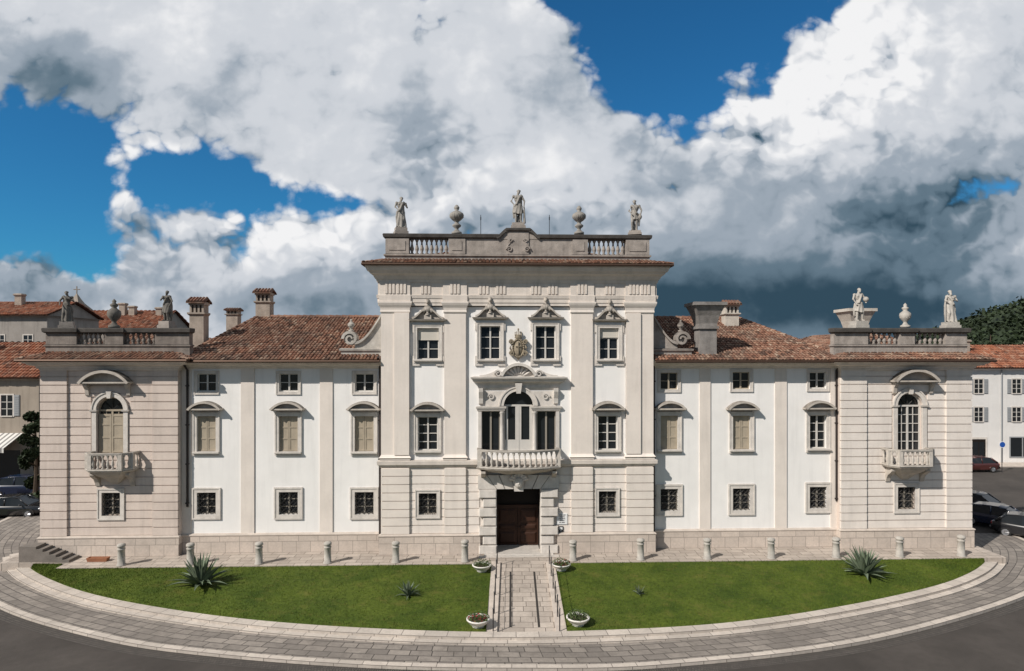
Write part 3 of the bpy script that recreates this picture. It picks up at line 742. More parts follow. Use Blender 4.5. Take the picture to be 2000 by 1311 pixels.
# scroll walls beside the central block
for sg,pa,pc in ((-1,745,684),(1,1275,1332)):
    yy=-.1; yk2=.4; s=MB(); zb=Z(pa,690,yy); 
    xa=X(pa,yy); xo=X(666 if sg<0 else 1351,yy); xp=X(pc,yy)
    lo,hi=min(xa,xo),max(xa,xo)
    s.mold(lo,hi,yy,yk2+.8,[(zb-.35,.0),(zb+.1,.0),(zb+.14,.08),(zb+.24,.1),(zb+.28,.0)])
    zt=Z(pa,617,yy); pts=[]
    for i in range(15):
        t=i/14; xx=xa+(xp-xa)*t*.86; pts.append((xx,zb+.5+(zt-zb-.5)*(1-sin(t*pi/2))**1.0))
    for a,b in zip(pts,pts[1:]):
        s.prism_xz([(a[0],zb+.2),(b[0],zb+.2),b,a],yy+.08,yk2)
        s.prism_xz([(a[0],a[1]),(b[0],b[1]),(b[0],b[1]+.16),(a[0],a[1]+.16)],yy-.06,yk2+.06)
    zc=zb+.82
    scroll(s,xp,zc,.42,yy-.08,yk2+.04,sg,1.5,.17)
    s.arc(xp,zc,.02,.36,0,2*pi,yy+.05,yk2-.05,18)
    s.lathe([(.16,0),(.16,.06),(.07,.1),(.1,.18),(.19,.3),(.2,.4),(.1,.52),(.05,.56),(.07,.62),(.02,.7)],xp,(yy+yk2)/2,zc+.44,10)
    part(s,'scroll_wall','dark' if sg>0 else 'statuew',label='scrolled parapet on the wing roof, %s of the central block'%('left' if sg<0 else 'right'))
# serliana
s=MB(); xa0,xa1=X(984,Y),X(1041,Y); r=(xa1-xa0)/2; xc=(xa0+xa1)/2; zs=sz1-r; zl=ZC(803)
s.box(sx0,xa0,Y+.0,Y+.2,zl,sz1); s.box(xa1,sx1,Y+.0,Y+.2,zl,sz1)
arch_fill(s,xa0,xa1,sz1,Y+.001,Y+.2,top=sz1)
s.arc(xc,zs,r+.001,r+.2,0,pi,Y-.1,Y+.01,18); s.arc(xc,zs,r+.2,r+.27,0,pi,Y-.14,Y+.01,18)
for a,b in ((934,984),(1041,1092)): s.mold(X(a,Y),X(b,Y),Y-.03,Y+.15,[(zl-.02,.0),(zl+.04,.06),(zl+.14,.08),(zl+.16,.12),(zl+.26,.14),(zl+.28,.02)])
for q in (934,1085.5): s.box(X(q,Y),X(q+6.5,Y),Y-.1,Y+.1,sz0,zl-.02)
s.mold(X(936,Y),X(1090,Y),Y-.02,Y+.01,[(ZC(762),.0),(ZC(757),.06),(ZC(757),.08),(ZC(752),.08),(ZC(748),.14),(ZC(745),.34),(ZC(741),.38),(ZC(739),.46),(ZC(736.5),.48),(ZC(735),.3)])
for q in (-1,1):
    qx=xc+q*2.12; s.prism_yz([(Y,ZC(790)),(Y-.1,ZC(788)),(Y-.12,ZC(778)),(Y-.28,ZC(765)),(Y-.3,ZC(758)),(Y,ZC(758))],qx-.12,qx+.12)
    scroll(s,xc+q*1.55,ZC(775),.2,Y-.08,Y+.01,q)
s.prism_xz([(xc-.12,sz1-.12),(xc+.12,sz1-.12),(xc+.2,ZC(748)),(xc-.2,ZC(748))],Y-.3,Y+.01)
bz=ZC(735)
s.arc(xc,bz-.35,.95,1.1,radians(22),radians(158),Y-.42,Y+.01,18)
s.arc(xc,bz-.35,.05,.95,radians(22),radians(158),Y-.1,Y+.01,18)
for k in range(7):
    a=radians(40+100*k/6); s.tube([(xc+.35*cos(a),Y-.12,bz-.2+.35*sin(a)),(xc+.86*cos(a),Y-.14,bz-.3+.86*sin(a))],[.05,.1],6)
for q in (-1,1):
    scroll(s,xc+q*1.15,bz+.16,.2,Y-.36,Y+.01,q)
    pts=[(xc+q*(1.2+1.0*t),bz+.32*(1-t)**2) for t in [i/8 for i in range(9)]]
    for a,b in zip(pts,pts[1:]): s.prism_xz([(a[0],bz-.02),(b[0],bz-.02),(b[0],b[1]+.06),(a[0],a[1]+.06)],Y-.14,Y+.01)
SW=part(s,'balcony_window','trimw',label='three-light arched window above the main balcony')
for q in (980.5,1044.5):
    s=MB(); h=zl-sz0; s.lathe([(.16,0),(.16,.1),(.13,.14),(.12,.2),(.115,h*.5),(.10,h-.2),(.14,h-.14),(.16,h-.06),(.16,h-.02)],X(q,Y),Y+.08,sz0,14); part(s,'column','trimw',True,parent=SW)
for a,b,arch in ((940,977,0),(984,1041,1),(1048,1086,0)):
    xa,xb=X(a,Y),X(b,Y); s=MB(); zt_=zl if not arch else zs
    s.box(xa,xb,Y+.24,Y+.26,sz0,sz1 if arch else zl); part(s,'pane','glass',parent=SW)
    s=MB(); bw=.07
    s.box(xa,xa+bw,Y+.17,Y+.22,sz0,zt_); s.box(xb-bw,xb,Y+.17,Y+.22,sz0,zt_); m_=(xa+xb)/2
    s.box(xa+bw,xb-bw,Y+.17,Y+.22,zt_-.05,zt_+.05); s.box(m_-.05,m_+.05,Y+.165,Y+.22,sz0,zt_-.05)
    s.box(xa+bw,m_-.05,Y+.18,Y+.22,sz0,sz0+(.7 if arch else .12)); s.box(m_+.05,xb-bw,Y+.18,Y+.22,sz0,sz0+(.7 if arch else .12))
    if arch:
        for mm in (xa+.12,m_-.17,m_+.05,xb-.19): s.box(mm,mm+.12,Y+.175,Y+.22,sz0+.7,zt_-.05)
    part(s,'sash','sash' if arch else 'sashg',parent=SW)
balcony(933,1095,881,917,Y,1.3,True,15,.5)
# portal
s=MB(); zc_=ZC(953); nb=7
for q in (-1,1):
    for k in range(nb):
        za=-.02+(zc_+.02)*k/nb; zb=-.02+(zc_+.02)*(k+1)/nb
        wd=1.0 if k%2==0 else .78
        xin=dx0 if q<0 else dx1; xo=xin+q*wd
        pr=.34 if k%2==0 else .27
        a,b=min(xin,xo),max(xin,xo); g=.025
        s.loft([[(a,Y+.02,za+g),(b,Y+.02,za+g),(b,Y+.02,zb-g),(a,Y+.02,zb-g)],[(a,Y-pr+.05,za+g),(b,Y-pr+.05,za+g),(b,Y-pr+.05,zb-g),(a,Y-pr+.05,zb-g)],[(a+.05,Y-pr,za+g+.04),(b-.05,Y-pr,za+g+.04),(b-.05,Y-pr,zb-g-.04),(a+.05,Y-pr,zb-g-.04)]])
    s.box(min(dx0,dx0-.7) if q<0 else dx1,dx0 if q<0 else dx1+.7,Y-.2,Y+.015,-.05,zc_)
lz0,lz1=ZC(953),ZC(926); pcx=(dx0+dx1)/2; hw=(dx1-dx0)/2
edges=[-1.0,-.62,-.22,.22,.62,1.0]; 
for k in range(5):
    a,b=edges[k],edges[k+1]; f=1.45; g=.02; pr=.3 if k!=2 else .46
    s.prism_xz([(pcx+a*hw+g,lz0-(.1 if k==2 else 0)),(pcx+b*hw-g,lz0-(.1 if k==2 else 0)),(pcx+b*hw*f-g,lz1),(pcx+a*hw*f+g,lz1)],Y-pr,Y+.02)
for q in (-1,1):
    s.prism_xz([(pcx+q*hw*1.01,lz0),(pcx+q*(hw+1.05),lz0),(pcx+q*(hw+1.05),lz1),(pcx+q*hw*1.46,lz1)],Y-.26,Y+.02)
s.ell((pcx,Y-.5,lz0+.42),(.26,.2,.34)); s.ell((pcx,Y-.66,lz0+.40),(.05,.07,.08),8,5)
for k in range(7):
    a=radians(20+140*k/6); s.tube([(pcx+.2*cos(a),Y-.48,lz0+.45+.2*sin(a)),(pcx+.55*cos(a),Y-.52,lz0+.5+.42*sin(a))],[.07,.11],6)
s.box(dx0-.7,dx1+.7,Y-.55,Y+DD-.2,-.3,.07); s.box(dx0-1.0,dx1+1.0,Y-.85,Y-.552,-.3,.03)
PO=part(s,'portal','trimw',label='rusticated stone portal around the main door')
s=MB(); zt_=dz1; zm=ZC(1000); yo=DD-.32
s.cur=1; s.box(dx0,dx1,Y+.265+yo,Y+.30+yo,.075,zt_)  # near-black back sheet, the shade above the door leaves put into colour
s.cur=0
for a,b in ((dx0+.03,pcx-.015),(pcx+.015,dx1-.03)):
    s.box(a,b,Y+.18+yo,Y+.25+yo,.09,zm)
    for zz0,zz1 in ((.2,.85),(1.0,1.3),(1.42,zm-.1)):
        s.loft([[(a+.12,Y+.18+yo,zz0),(b-.12,Y+.18+yo,zz0),(b-.12,Y+.18+yo,zz1),(a+.12,Y+.18+yo,zz1)],[(a+.12,Y+.155+yo,zz0),(b-.12,Y+.155+yo,zz0),(b-.12,Y+.155+yo,zz1),(a+.12,Y+.155+yo,zz1)],[(a+.2,Y+.12+yo,zz0+.08),(b-.2,Y+.12+yo,zz0+.08),(b-.2,Y+.12+yo,zz1-.08),(a+.2,Y+.12+yo,zz1-.08)]])
s.box(dx0,dx1,Y+.14+yo,Y+.252+yo,zm,zm+.14)
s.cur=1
s.box(dx0,dx0+.03,Y+.32,Y+yo+.26,.075,zt_-.03); s.box(dx1-.03,dx1,Y+.32,Y+yo+.26,.075,zt_-.03); s.box(dx0,dx1,Y+.32,Y+yo+.26,zt_-.03,zt_-.003)  # recess sides and ceiling lined near-black, shade painted as colour
DO=part(s,'door',('wood','woodshade'),label='dark brown panelled double door in a deep shadowed recess')
s=MB(); 
for q in (-.09,.09): s.ell((pcx+q,Y+.1+yo,1.15),(.035,.05,.035),8,5)
part(s,'handle','iron',parent=DO)
# crest
s=MB(); xc=0; zc_=0; yy=0
s.ell((xc,yy,zc_),(.36,.14,.5),16,10)
for i in range(24):
    a=2*pi*i/24; s.ell((xc+.42*cos(a),yy-.03,zc_+.56*sin(a)),(.085,.09,.085),7,5)
for q in (-1,1):
    scroll(s,xc+q*.52,zc_+.38,.17,yy-.14,yy+.08,q); scroll(s,xc+q*.5,zc_-.34,.18,yy-.14,yy+.08,q)
    s.tube([(xc+q*.5,yy,zc_-.2),(xc+q*.62,yy-.05,zc_),(xc+q*.5,yy,zc_+.25)],[.05,.08,.05],6)
s.lathe([(.24,0),(.28,.08),(.24,.12),(.26,.2),(.2,.24)],xc,yy,zc_+.6,12,1,.5)
for i in range(5):
    qx=xc+(-.24+.12*i); s.tube([(qx,yy-.06,zc_+.78),(qx*1.0,yy-.06,zc_+1.0-.03*abs(i-2))],[.05,.025],6); s.ell((qx,yy-.06,zc_+1.03-.03*abs(i-2)),.045,7,5)
s.ell((xc,yy-.06,zc_+1.16),(.07,.07,.09),8,5)
s.tube([(xc-.2,yy-.15,zc_+.1),(xc+.2,yy-.15,zc_+.1)],.04,6); s.tube([(xc,yy-.15,zc_-.35),(xc,yy-.15,zc_+.38)],.04,6)
s.lathe([(.02,-.75),(.1,-.66),(.16,-.5)],xc,yy,zc_,10,1,.6)
s.v=[(x*.74+X(1012,Y),y+Y-.1,z*.90+ZC(680)) for x,y,z in s.v]
part(s,'coat_of_arms','crest')
# drain pipes
for c,yy,top,bot in ((366,-.12,720,990),(742,-.14,712,1072),(1277,-.14,712,1072),(1634,-.12,720,978)):
    s=MB(); xx=X(c,yy); zt_=Z(c,top,yy); s.tube([(xx,-.74,zt_+.42),(xx,-.6,zt_+.28),(xx,yy,zt_-.1),(xx,yy,Z(c,bot,yy))],.065,8)
    for k in range(4): s.box(xx-.09,xx+.09,yy-.08,yy+.1,zt_-1-k*2.2,zt_-.94-k*2.2)
    part(s,'drainpipe','pipe')

# ------------------------------------------------------------------ sculptures
def place(px,py,Yl):
    x,z=P(px,py,Yl); a,b=toW(x,Yl); return (a,b,z)
def statue(px,py_top,py_base,py_rail,Yl,label,m,robe='kilt',lh=None,rh=None,lean=0,beard=False,extra=None,turn=0,female=False):
    loc=place(px,py_base,Yl); t=D+loc[1]; h=(py_base-py_top)/F*t; k=h/1.98
    mb=MB(); s=lean
    hip=Vector((.03*s,0,1.0)); chest=Vector((-.03*s,0,1.42)); nk=Vector((-.02*s,-.01,1.66)); hd=Vector((.03*s,-.03,1.81))
    fl,fr=Vector((-.13,-.05,.05)),Vector((.16,-.12,.05)); kl,kr=Vector((-.12,-.05,.52)),Vector((.15,-.16,.54))
    if s<0: fl,fr=Vector((-.17,-.13,.05)),Vector((.12,-.04,.05)); kl,kr=Vector((-.16,-.17,.54)),Vector((.11,-.05,.52))
    for f,kn,q in ((fl,kl,-1),(fr,kr,1)):
        hp=hip+Vector((q*.11,0,-.02))
        mb.limb([hp,kn,f+Vector((0,.02,.05))],[.125,.085,.052]); mb.ell(kn.lerp(f,.35)+Vector((0,.03,0)),(.068,.078,.14))
        mb.ell(f+Vector((q*.02,-.07,-.005)),(.055,.135,.05))
    mb.ell(hip+Vector((0,0,.04)),(.20,.15,.17)); mb.ell(hip.lerp(chest,.5),(.165,.125,.2)); mb.ell(chest,(.205,.15,.22)); mb.ell(chest+Vector((0,0,.12)),(.22,.12,.11))
    mb.limb([chest,nk+Vector((0,0,.05))],[.09,.062])
    for q in (-1,1): mb.ell(chest+Vector((q*.09,-.1,.05)),(.085,.06,.075))
    mb.ell(hd,(.088,.108,.128)); mb.ell(hd+Vector((0,-.105,-.01)),(.018,.03,.03),6,4); mb.ell(hd+Vector((0,-.06,-.085)),(.05,.05,.04)); mb.ell(hd+Vector((0,.025,.045)),(.102,.112,.11))
    for i in range(7):
        a=pi*i/6; mb.ell(hd+Vector((.092*cos(a),.02+.05*sin(a),.07+.02*sin(i*2))),(.038,.045,.04),6,4)
    if beard:
        mb.ell(hd+Vector((0,-.085,-.12)),(.065,.055,.1))
    sl=chest+Vector((-.235,0,.14)); sr=chest+Vector((.235,0,.14))
    for sh,(el,hn) in ((sl,lh),(sr,rh)):
        el=Vector(el); hn=Vector(hn)
        mb.ell(sh,(.09,.09,.09)); mb.limb([sh,el,hn],[.072,.056,.038])
        d=(hn-el).normalized(); mb.ell(hn+d*.06,(.045,.04,.055))
        for j in range(4): 
            o=Vector((.022*(j-1.5),-.01,0)); mb.tube([hn+d*.08+o,hn+d*(.13+.012*(j in (1,2)))+o+Vector((0,-.02,0))],[.015,.011],5)
        mb.tube([hn+d*.04+Vector((0,-.03,0)),hn+d*.09+Vector((0,-.06,0))],[.017,.012],5)
    n=36
    def skirt(z0,z1,r0,r1,folds,amp,cx=0):
        rs=[]
        for j in range(9):
            tt=j/8; z=z1+(z0-z1)*tt; rr=r1+(r0-r1)*tt
            rs.append([(cx*tt+hip.x*(1-tt)+(rr*(1+amp*tt*sin(folds*a+2.2*tt+1.3*sin(2*a))))*cos(a),(rr*.78*(1+amp*tt*sin(folds*a+2.2*tt+1.3*sin(2*a))))*sin(a)-.03*tt,z+.05*sin(a*2+tt)*tt) for a in [2*pi*i/n for i in range(n)]])
        mb.loft(rs)
    if robe=='kilt': skirt(.55,1.12,.27,.205,9,.2)
    if robe=='long': skirt(.03,1.22,.30,.19,8,.22,.03)
    if robe=='hip': skirt(.74,1.02,.22,.205,8,.16)
    q=1 if s>=0 else -1
    mb.limb([chest+Vector((q*.2,-.02,.2)),chest+Vector((q*.08,-.15,.02)),hip+Vector((-q*.12,-.16,.1)),hip+Vector((-q*.24,0,.02))],[.06,.055,.065,.075])
    mb.limb([chest+Vector((q*.18,.1,.16)),hip+Vector((q*.12,.17,0)),Vector((q*.12,.18,.5)),Vector((q*.1,.16,.08))],[.08,.11,.13,.12])
    mb.limb([hip+Vector((-q*.24,0,.02)),Vector((-q*.27,.02,.7)),Vector((-q*.25,.05,.35))],[.075,.07,.05])
    mb.ell((0,.12,.2),(.17,.13,.28))
    if extra=='globe': mb.ell((.30,-.22,1.28),.16)
    if extra=='jar': mb.lathe([(.05,0),(.1,.1),(.11,.2),(.05,.3),(.07,.36)],.33,-.06,.72,10)
    if extra=='club': mb.limb([(.34,-.05,.95),(.36,-.06,.4),(.36,-.04,.06)],[.04,.06,.085])
    if extra=='staff': mb.tube([(-.36,-.14,.0),(-.34,-.12,1.35)],.025,6)
    mb.v=[(x*k,y*k,z*k) for x,y,z in mb.v]
    o=mb.build('statue',M[m],None,True); o.location=loc; o.rotation_euler=(0,0,TH+turn)
    rm=o.modifiers.new('Remesh','REMESH'); rm.mode='VOXEL'; rm.voxel_size=.02; rm.use_smooth_shade=True
    tag(o,label,'statue')
    p=MB(); hb=(py_rail-py_base)/F*t
    p.box(-.36*k,.36*k,-.3*k,.3*k,-hb*.55,.012); p.box(-.42*k,.42*k,-.36*k,.36*k,-hb-.02,-hb*.55)
    p.build('plinth',M['statuew' if m=='statuew' else 'dark'],o)
    return o
ys=YC+.4
statue(783,384,446,458,ys,'robed stone statue at the left end of the high central balustrade','statue','long',((-.36,-.04,1.3),(-.2,-.2,1.1)),((.38,-.06,1.3),(.30,-.22,1.45)),1,turn=.3)
statue(1012,370,437,447,ys,'tall stone statue on the raised middle of the central balustrade','statue','kilt',((-.40,.04,1.30),(-.24,-.05,1.08)),((.36,-.02,1.28),(.33,-.1,1.0)),1,extra='club')
statue(1240,390,452,459,ys,'half nude stone statue at the right end of the high central balustrade','statue','hip',((-.36,-.06,1.28),(-.2,-.2,1.06)),((.40,-.02,1.30),(.36,-.08,1.04)),-1,extra='jar',turn=-.25)
yp=YP+.35
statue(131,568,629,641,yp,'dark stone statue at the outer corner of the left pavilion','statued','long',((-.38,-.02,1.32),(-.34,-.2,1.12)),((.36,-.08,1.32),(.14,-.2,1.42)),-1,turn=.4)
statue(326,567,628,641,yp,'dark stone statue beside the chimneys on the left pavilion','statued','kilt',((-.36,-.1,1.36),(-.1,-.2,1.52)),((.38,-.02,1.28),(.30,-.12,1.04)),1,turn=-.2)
statue(1677,562,628,640,yp,'pale stone statue holding a globe, in front of the flared chimney','statuew','kilt',((-.36,-.02,1.3),(-.24,-.12,1.04)),((.36,-.08,1.34),(.3,-.2,1.16)),1,extra='globe',turn=.1)
statue(1856,566,630,640,yp,'pale bearded robed statue at the outer corner of the right pavilion','statuew','long',((-.34,-.1,1.32),(-.32,-.14,1.30)),((.36,-.06,1.3),(.1,-.2,1.32)),-1,beard=True,extra='staff',turn=-.1)
def urn(px,py0,py1,Yl,label,m,flat=True):
    loc=place(px,py1,Yl); t=D+loc[1]; h=(py1-py0)/F*t; mb=MB()
    if flat: pr=[(.24,0),(.24,.07),(.16,.1),(.08,.16),(.09,.2),(.2,.27),(.21,.31),(.1,.37),(.08,.41),(.17,.46),(.30,.56),(.33,.64),(.31,.70),(.16,.77),(.07,.80),(.12,.86),(.13,.91),(.06,.98),(.01,1.0)]
    else: pr=[(.25,0),(.25,.08),(.15,.12),(.09,.2),(.12,.25),(.25,.36),(.3,.48),(.28,.58),(.15,.66),(.1,.7),(.17,.76),(.18,.8),(.07,.86),(.1,.92),(.01,1.0)]
    mb.lathe([(r*h*.72,z*h) for r,z in pr],0,0,0,20)
    for i in range(10):
        a=2*pi*i/10; rr=.29*h*.72; mb.tube([(rr*.6*cos(a),rr*.6*sin(a),.47*h),(rr*1.08*cos(a),rr*1.08*sin(a),.57*h),(rr*1.12*cos(a),rr*1.12*sin(a),.66*h)] if flat else [(rr*.5*cos(a),rr*.5*sin(a),.29*h),(rr*.95*cos(a),rr*.95*sin(a),.42*h)],.02,5)
    o=mb.build('stone_urn',M[m],None,True); o.location=loc; o.rotation_euler=(0,0,TH); tag(o,label,'urn')
urn(892,400,458,ys,'stone urn on the central balustrade, left of the middle statue','statue')
urn(1131,402,458,ys,'stone urn on the central balustrade, right of the middle statue','statue')
urn(223,584,641,yp,'dark stone urn between the two statues of the left pavilion','statued',False)
urn(1768,592,640,yp,'pale stone urn between the two statues of the right pavilion','statuew',False)
# plaque + entry phone
def onwall(px0,px1,py0,py1,Yl):
    x0,x1,z0,z1=R(px0,px1,py0,py1,Yl); a,b=toW((x0+x1)/2,Yl); return a,b,z0,x1-x0,z1-z0
a,b,z,wd,ht=onwall(1087,1108,1003,1024,YC-.06)
s=MB(); s.box(-wd/2,wd/2,-.03,.02,0,ht); o=s.build('wall_plaque',M['signw']); o.location=(a,b,z); o.rotation_euler=(0,0,TH); tag(o,'white plaque with rows of dark lettering to the right of the portal','sign')
s=MB()
for k,ws in enumerate(((.2,.16),(.3,),(.13,.2),(.28,),(.1,.18))):
    tot=sum(ws)+.03*(len(ws)-1); xx=-tot/2*.95
    for q in ws:
        n=max(2,int(q/.035))
        for i in range(n): s.box(xx+i*q/n,xx+i*q/n+q/n*.68,-.034,-.029,ht-.11-k*.105,ht-.055-k*.105)
        xx+=q+.03
s.build('lettering',M['ink'],o)
a,b,z,wd,ht=onwall(1091,1100,1028,1039,YC-.06)
s=MB(); s.box(-wd/2,wd/2,-.04,.02,0,ht); s.cur=1; s.box(-wd/3,wd/3,-.045,-.041,ht*.45,ht*.85); s.box(-.03,.03,-.05,-.041,ht*.15,ht*.3)
o=s.build('entry_phone',[M['steel'],M['signw']]); o.location=(a,b,z); o.rotation_euler=(0,0,TH); tag(o,'small dark entry phone on the wall below the white plaque','entry phone')

# ------------------------------------------------------------------ ground
def crom(pts,n):
    out=[]; p=[Vector(q) for q in pts]; p=[2*p[0]-p[1]]+p+[2*p[-1]-p[-2]]
    for i in range(1,len(p)-2):
        for k in range(8):
            t=k/8; a,b,c,d=p[i-1],p[i],p[i+1],p[i+2]
            out.append(.5*((2*b)+(c-a)*t+(2*a-5*b+4*c-d)*t*t+(3*b-a-3*c+d)*t**3))
    out.append(p[-2])
    L=[0]
    for a,b in zip(out,out[1:]): L.append(L[-1]+(b-a).length)
    res=[]; j=0
    for i in range(n+1):
        d=L[-1]*i/n
        while j<len(L)-2 and L[j+1]<d: j+=1
        res.append(out[j].lerp(out[j+1],(d-L[j])/max(1e-6,L[j+1]-L[j])))
    return res
def offset(pts,d):
    r=[]
    for k,p in enumerate(pts):
        a=pts[max(k-1,0)]; b=pts[min(k+1,len(pts)-1)]; t=(b-a).normalized(); r.append(p+Vector((-t.y,t.x))*d)
    return r
def band(mb,A,B,za,zb,dn=None):
    n=len(A); o=len(mb.v); u=0
    for i in range(n):
        if i: u+=((A[i]-A[i-1]).length+(B[i]-B[i-1]).length)/2
        w=(A[i]-B[i]).length
        mb.v+=[(A[i].x,A[i].y,za),(B[i].x,B[i].y,zb)]
        mb.uv[o+2*i]=(u,0); mb.uv[o+2*i+1]=(u,w)
    for i in range(n-1):
        mb.f.append([o+2*i,o+2*i+2,o+2*i+3,o+2*i+1]); mb.mi.append(mb.cur); mb.r.append(.5)
    if dn is not None:
        for S,z in ((A,za),(B,zb)):
            o=len(mb.v); u=0
            for i in range(n):
                if i: u+=(S[i]-S[i-1]).length
                mb.v+=[(S[i].x,S[i].y,z),(S[i].x,S[i].y,dn)]; mb.uv[o+2*i]=(u,0); mb.uv[o+2*i+1]=(u,z-dn)
            for i in range(n-1):
                mb.f.append([o+2*i,o+2*i+2,o+2*i+3,o+2*i+1]); mb.mi.append(mb.cur); mb.r.append(.5)
ZP,ZR=-.40,-.52
s=MB(); s.box(-900,900,-400,1500,-3,ZR-.006); struct(s.build('ground',M['earth']))
s=MB(); s.add([(-75,-45,ZR),(95,-45,ZR),(95,75,ZR),(-75,75,ZR)],[(0,1,2,3)]); struct(s.build('road',M['road'],recalc=False))
KO=[G(*p,-.22) for p in [(18,1083),(26,1104),(60,1130),(150,1165),(300,1196),(500,1222),(750,1239),(1010,1245),(1300,1236),(1500,1218),(1700,1185),(1850,1150),(1920,1122),(1948,1099),(1952,1083)]]
KO=crom(KO,160)
OU=crom([(-36,9),(-34.5,4),(-30.5,-2.0)]+[G(*p,ZP) for p in [(0,1185),(200,1245),(400,1275),(700,1298),(1000,1305),(1300,1298),(1700,1250),(2000,1165)]]+[(28.8,-2.4),(31.6,1.2),(32.4,4.6)],160)
INN=crom([(-25,9),(-25.5,4)]+[tuple(offset(KO,.3)[i]) for i in range(0,161,10)]+[(26.5,2.5),(26,4.6)],160)
s=MB(); band(s,OU,INN,ZP,ZP,None); struct(s.build('pavement',M['pave'],recalc=False))
s=MB(); band(s,OU,offset(OU,.28),ZP+.006,ZP+.006,ZR-.05); struct(s.build('pavement_kerb',M['kerb'],recalc=False))
s=MB(); band(s,offset(OU,-.55),OU,ZR+.004,ZR+.004); struct(s.build('cobbled_gutter',M['cob'],recalc=False))
KI=offset(KO,.5)
s=MB(); band(s,KO,KI,-.22,-.22,ZP-.02); struct(s.build('lawn_kerb',M['kerb'],recalc=False))
K2=offset(KO,-.32); s=MB(); band(s,K2,KO,-.325,-.325,ZP-.02); struct(s.build('kerb_step',M['kerb'],recalc=False))
# terrace (palace-local)
yE=-2.35; xT=-24.0; yE2=-1.55
s=MB()
xl,xr=-27.6,27.2
s.prism_xy([(xl,yE2),(xT,yE2),(xT,yE),(xr,yE),(xr,.3),(xl,.3)],-.5,0)
o=s.build('terrace',M['terr']); o.rotation_euler=(0,0,TH); struct(o)
# path
pxa,pxb=-.62,1.82
yback=toW(.6,yE)[1]; yfront=-10.45
s=MB()
ny=30
def zpath(y): t=(y-yfront)/(yback-yfront); return ZP+.012+(0-.01-ZP)*max(0,min(1,t))
s.loft([[(pxa,y,zpath(y)),(pxb,y,zpath(y)),(pxb,y,ZR),(pxa,y,ZR)] for y in [yfront+(yback-yfront)*i/ny for i in range(ny+1)]])
struct(s.build('path',M['terr']))
for a,b in ((pxa-.46,pxa),(pxb,pxb+.46)):
    s=MB(); A=[yfront-.02+(yback-yfront)*i/20 for i in range(21)]
    s.loft([[(a,v,zpath(v)+.10),(b,v,zpath(v)+.10),(b,v,ZR),(a,v,ZR)] for v in A]); struct(s.build('path_kerb',M['pedge']))
s=MB(); s.loft([[(-.12,y,zpath(y)+.004),(-.02,y,zpath(y)+.004),(-.02,y,zpath(y)-.1),(-.12,y,zpath(y)-.1)] for y in (yfront+1,yback-1.2)]); s.loft([[(1.1,y,zpath(y)+.004),(1.2,y,zpath(y)+.004),(1.2,y,zpath(y)-.1),(1.1,y,zpath(y)-.1)] for y in (yfront+1,yback-1.2)])
struct(s.build('path_drain',M['cob']))
# lawns
def yB(x):
    best=None
    for a,b in zip(KI,KI[1:]):
        if (a.x-x)*(b.x-x)<=0 and abs(b.x-a.x)>1e-6:
            y=a.y+(b.y-a.y)*(x-a.x)/(b.x-a.x)
            if best is None or y<best: best=y
    return best
def yBack(x):
    q=yE if x>xT+.05 else yE2
    return x*math.tan(TH)+q/ct
def lawn(x0,x1,label):
    n=130
    s=MB(); cols=[]
    for i in range(n+1):
        x=x0+(x1-x0)*i/n; f=yB(x); k=yBack(x)
        if f is None or f>k-.05: continue
        cols.append((x,f,k))
    def zz(x,y,f,k):
        t=(y-f)/(k-f); return -.20+.17*t+.03*noise.noise((x*.4,y*.4,1))+.03*sin(pi*t)
    for x,f,k in cols:
        for j in range(13):
            y=f+(k-f)*j/12; s.v.append((x,y,zz(x,y,f,k) if 0<j<12 else (-.225 if j==0 else -.04)))
    for i in range(len(cols)-1):
        for j in range(12):
            a=i*13+j; s.f.append([a,a+13,a+14,a+1]); s.mi.append(0); s.r.append(.5)
    s.cur=1
    for _ in range(36000):
        u=random.random()*(len(cols)-1.001); i=int(u); w=u-i
        c0,c1=cols[i],cols[i+1]; x=c0[0]+(c1[0]-c0[0])*w; f=c0[1]+(c1[1]-c0[1])*w; k=min(c0[2],c1[2])
        y=f+(k-f)*random.random(); z=zz(x,y,f,k)-.01
        a=random.random()*6.28; h=random.uniform(.03,.08); bw=.014; lx,ly=random.uniform(-.04,.04),random.uniform(-.04,.04)
        s.rn=random.random()
        s.add([(x-bw*cos(a),y-bw*sin(a),z),(x+bw*cos(a),y+bw*sin(a),z),(x+lx,y+ly,z+h)],[(0,1,2)])
    o=s.build('lawn',[M['grass'],M['blade']],recalc=False); tag(o,label,'grass',kind='stuff')
    return o
lawn(-28.6,pxa-.46,'mown green lawn left of the stone path'); lawn(pxb+.46,28.6,'mown green lawn right of the stone path')
# steps at left
s=MB()
for k in range(6):
    xa=-23.9-.36*k
    s.box(xa-.36 if k<5 else xa-.9,xa,-1.5+.02*k,-.62,-.02,.14*(k+1))
o=s.build('stone_steps',M['stepd']); o.rotation_euler=(0,0,TH); tag(o,'dark weathered stone steps against the left corner of the palace front','steps')
a,b=G(192,1096,0); s=MB(); s.loft([[(-.5,-.14,0),(.5,-.14,0),(.5,.14,0),(-.5,.14,0)],[(-.55,-.17,.2),(.55,-.17,.2),(.55,.17,.2),(-.55,.17,.2)],[(-.5,-.12,.2),(.5,-.12,.2),(.5,.12,.2),(-.5,.12,.2)],[(-.5,-.12,.16),(.5,-.12,.16),(.5,.12,.16),(-.5,.12,.16)]])
o=s.build('trough_planter',M['ochre']); o.location=(a,b,0); o.rotation_euler=(0,0,TH); tag(o,'low empty terracotta trough beside the first bollard on the left','planter')
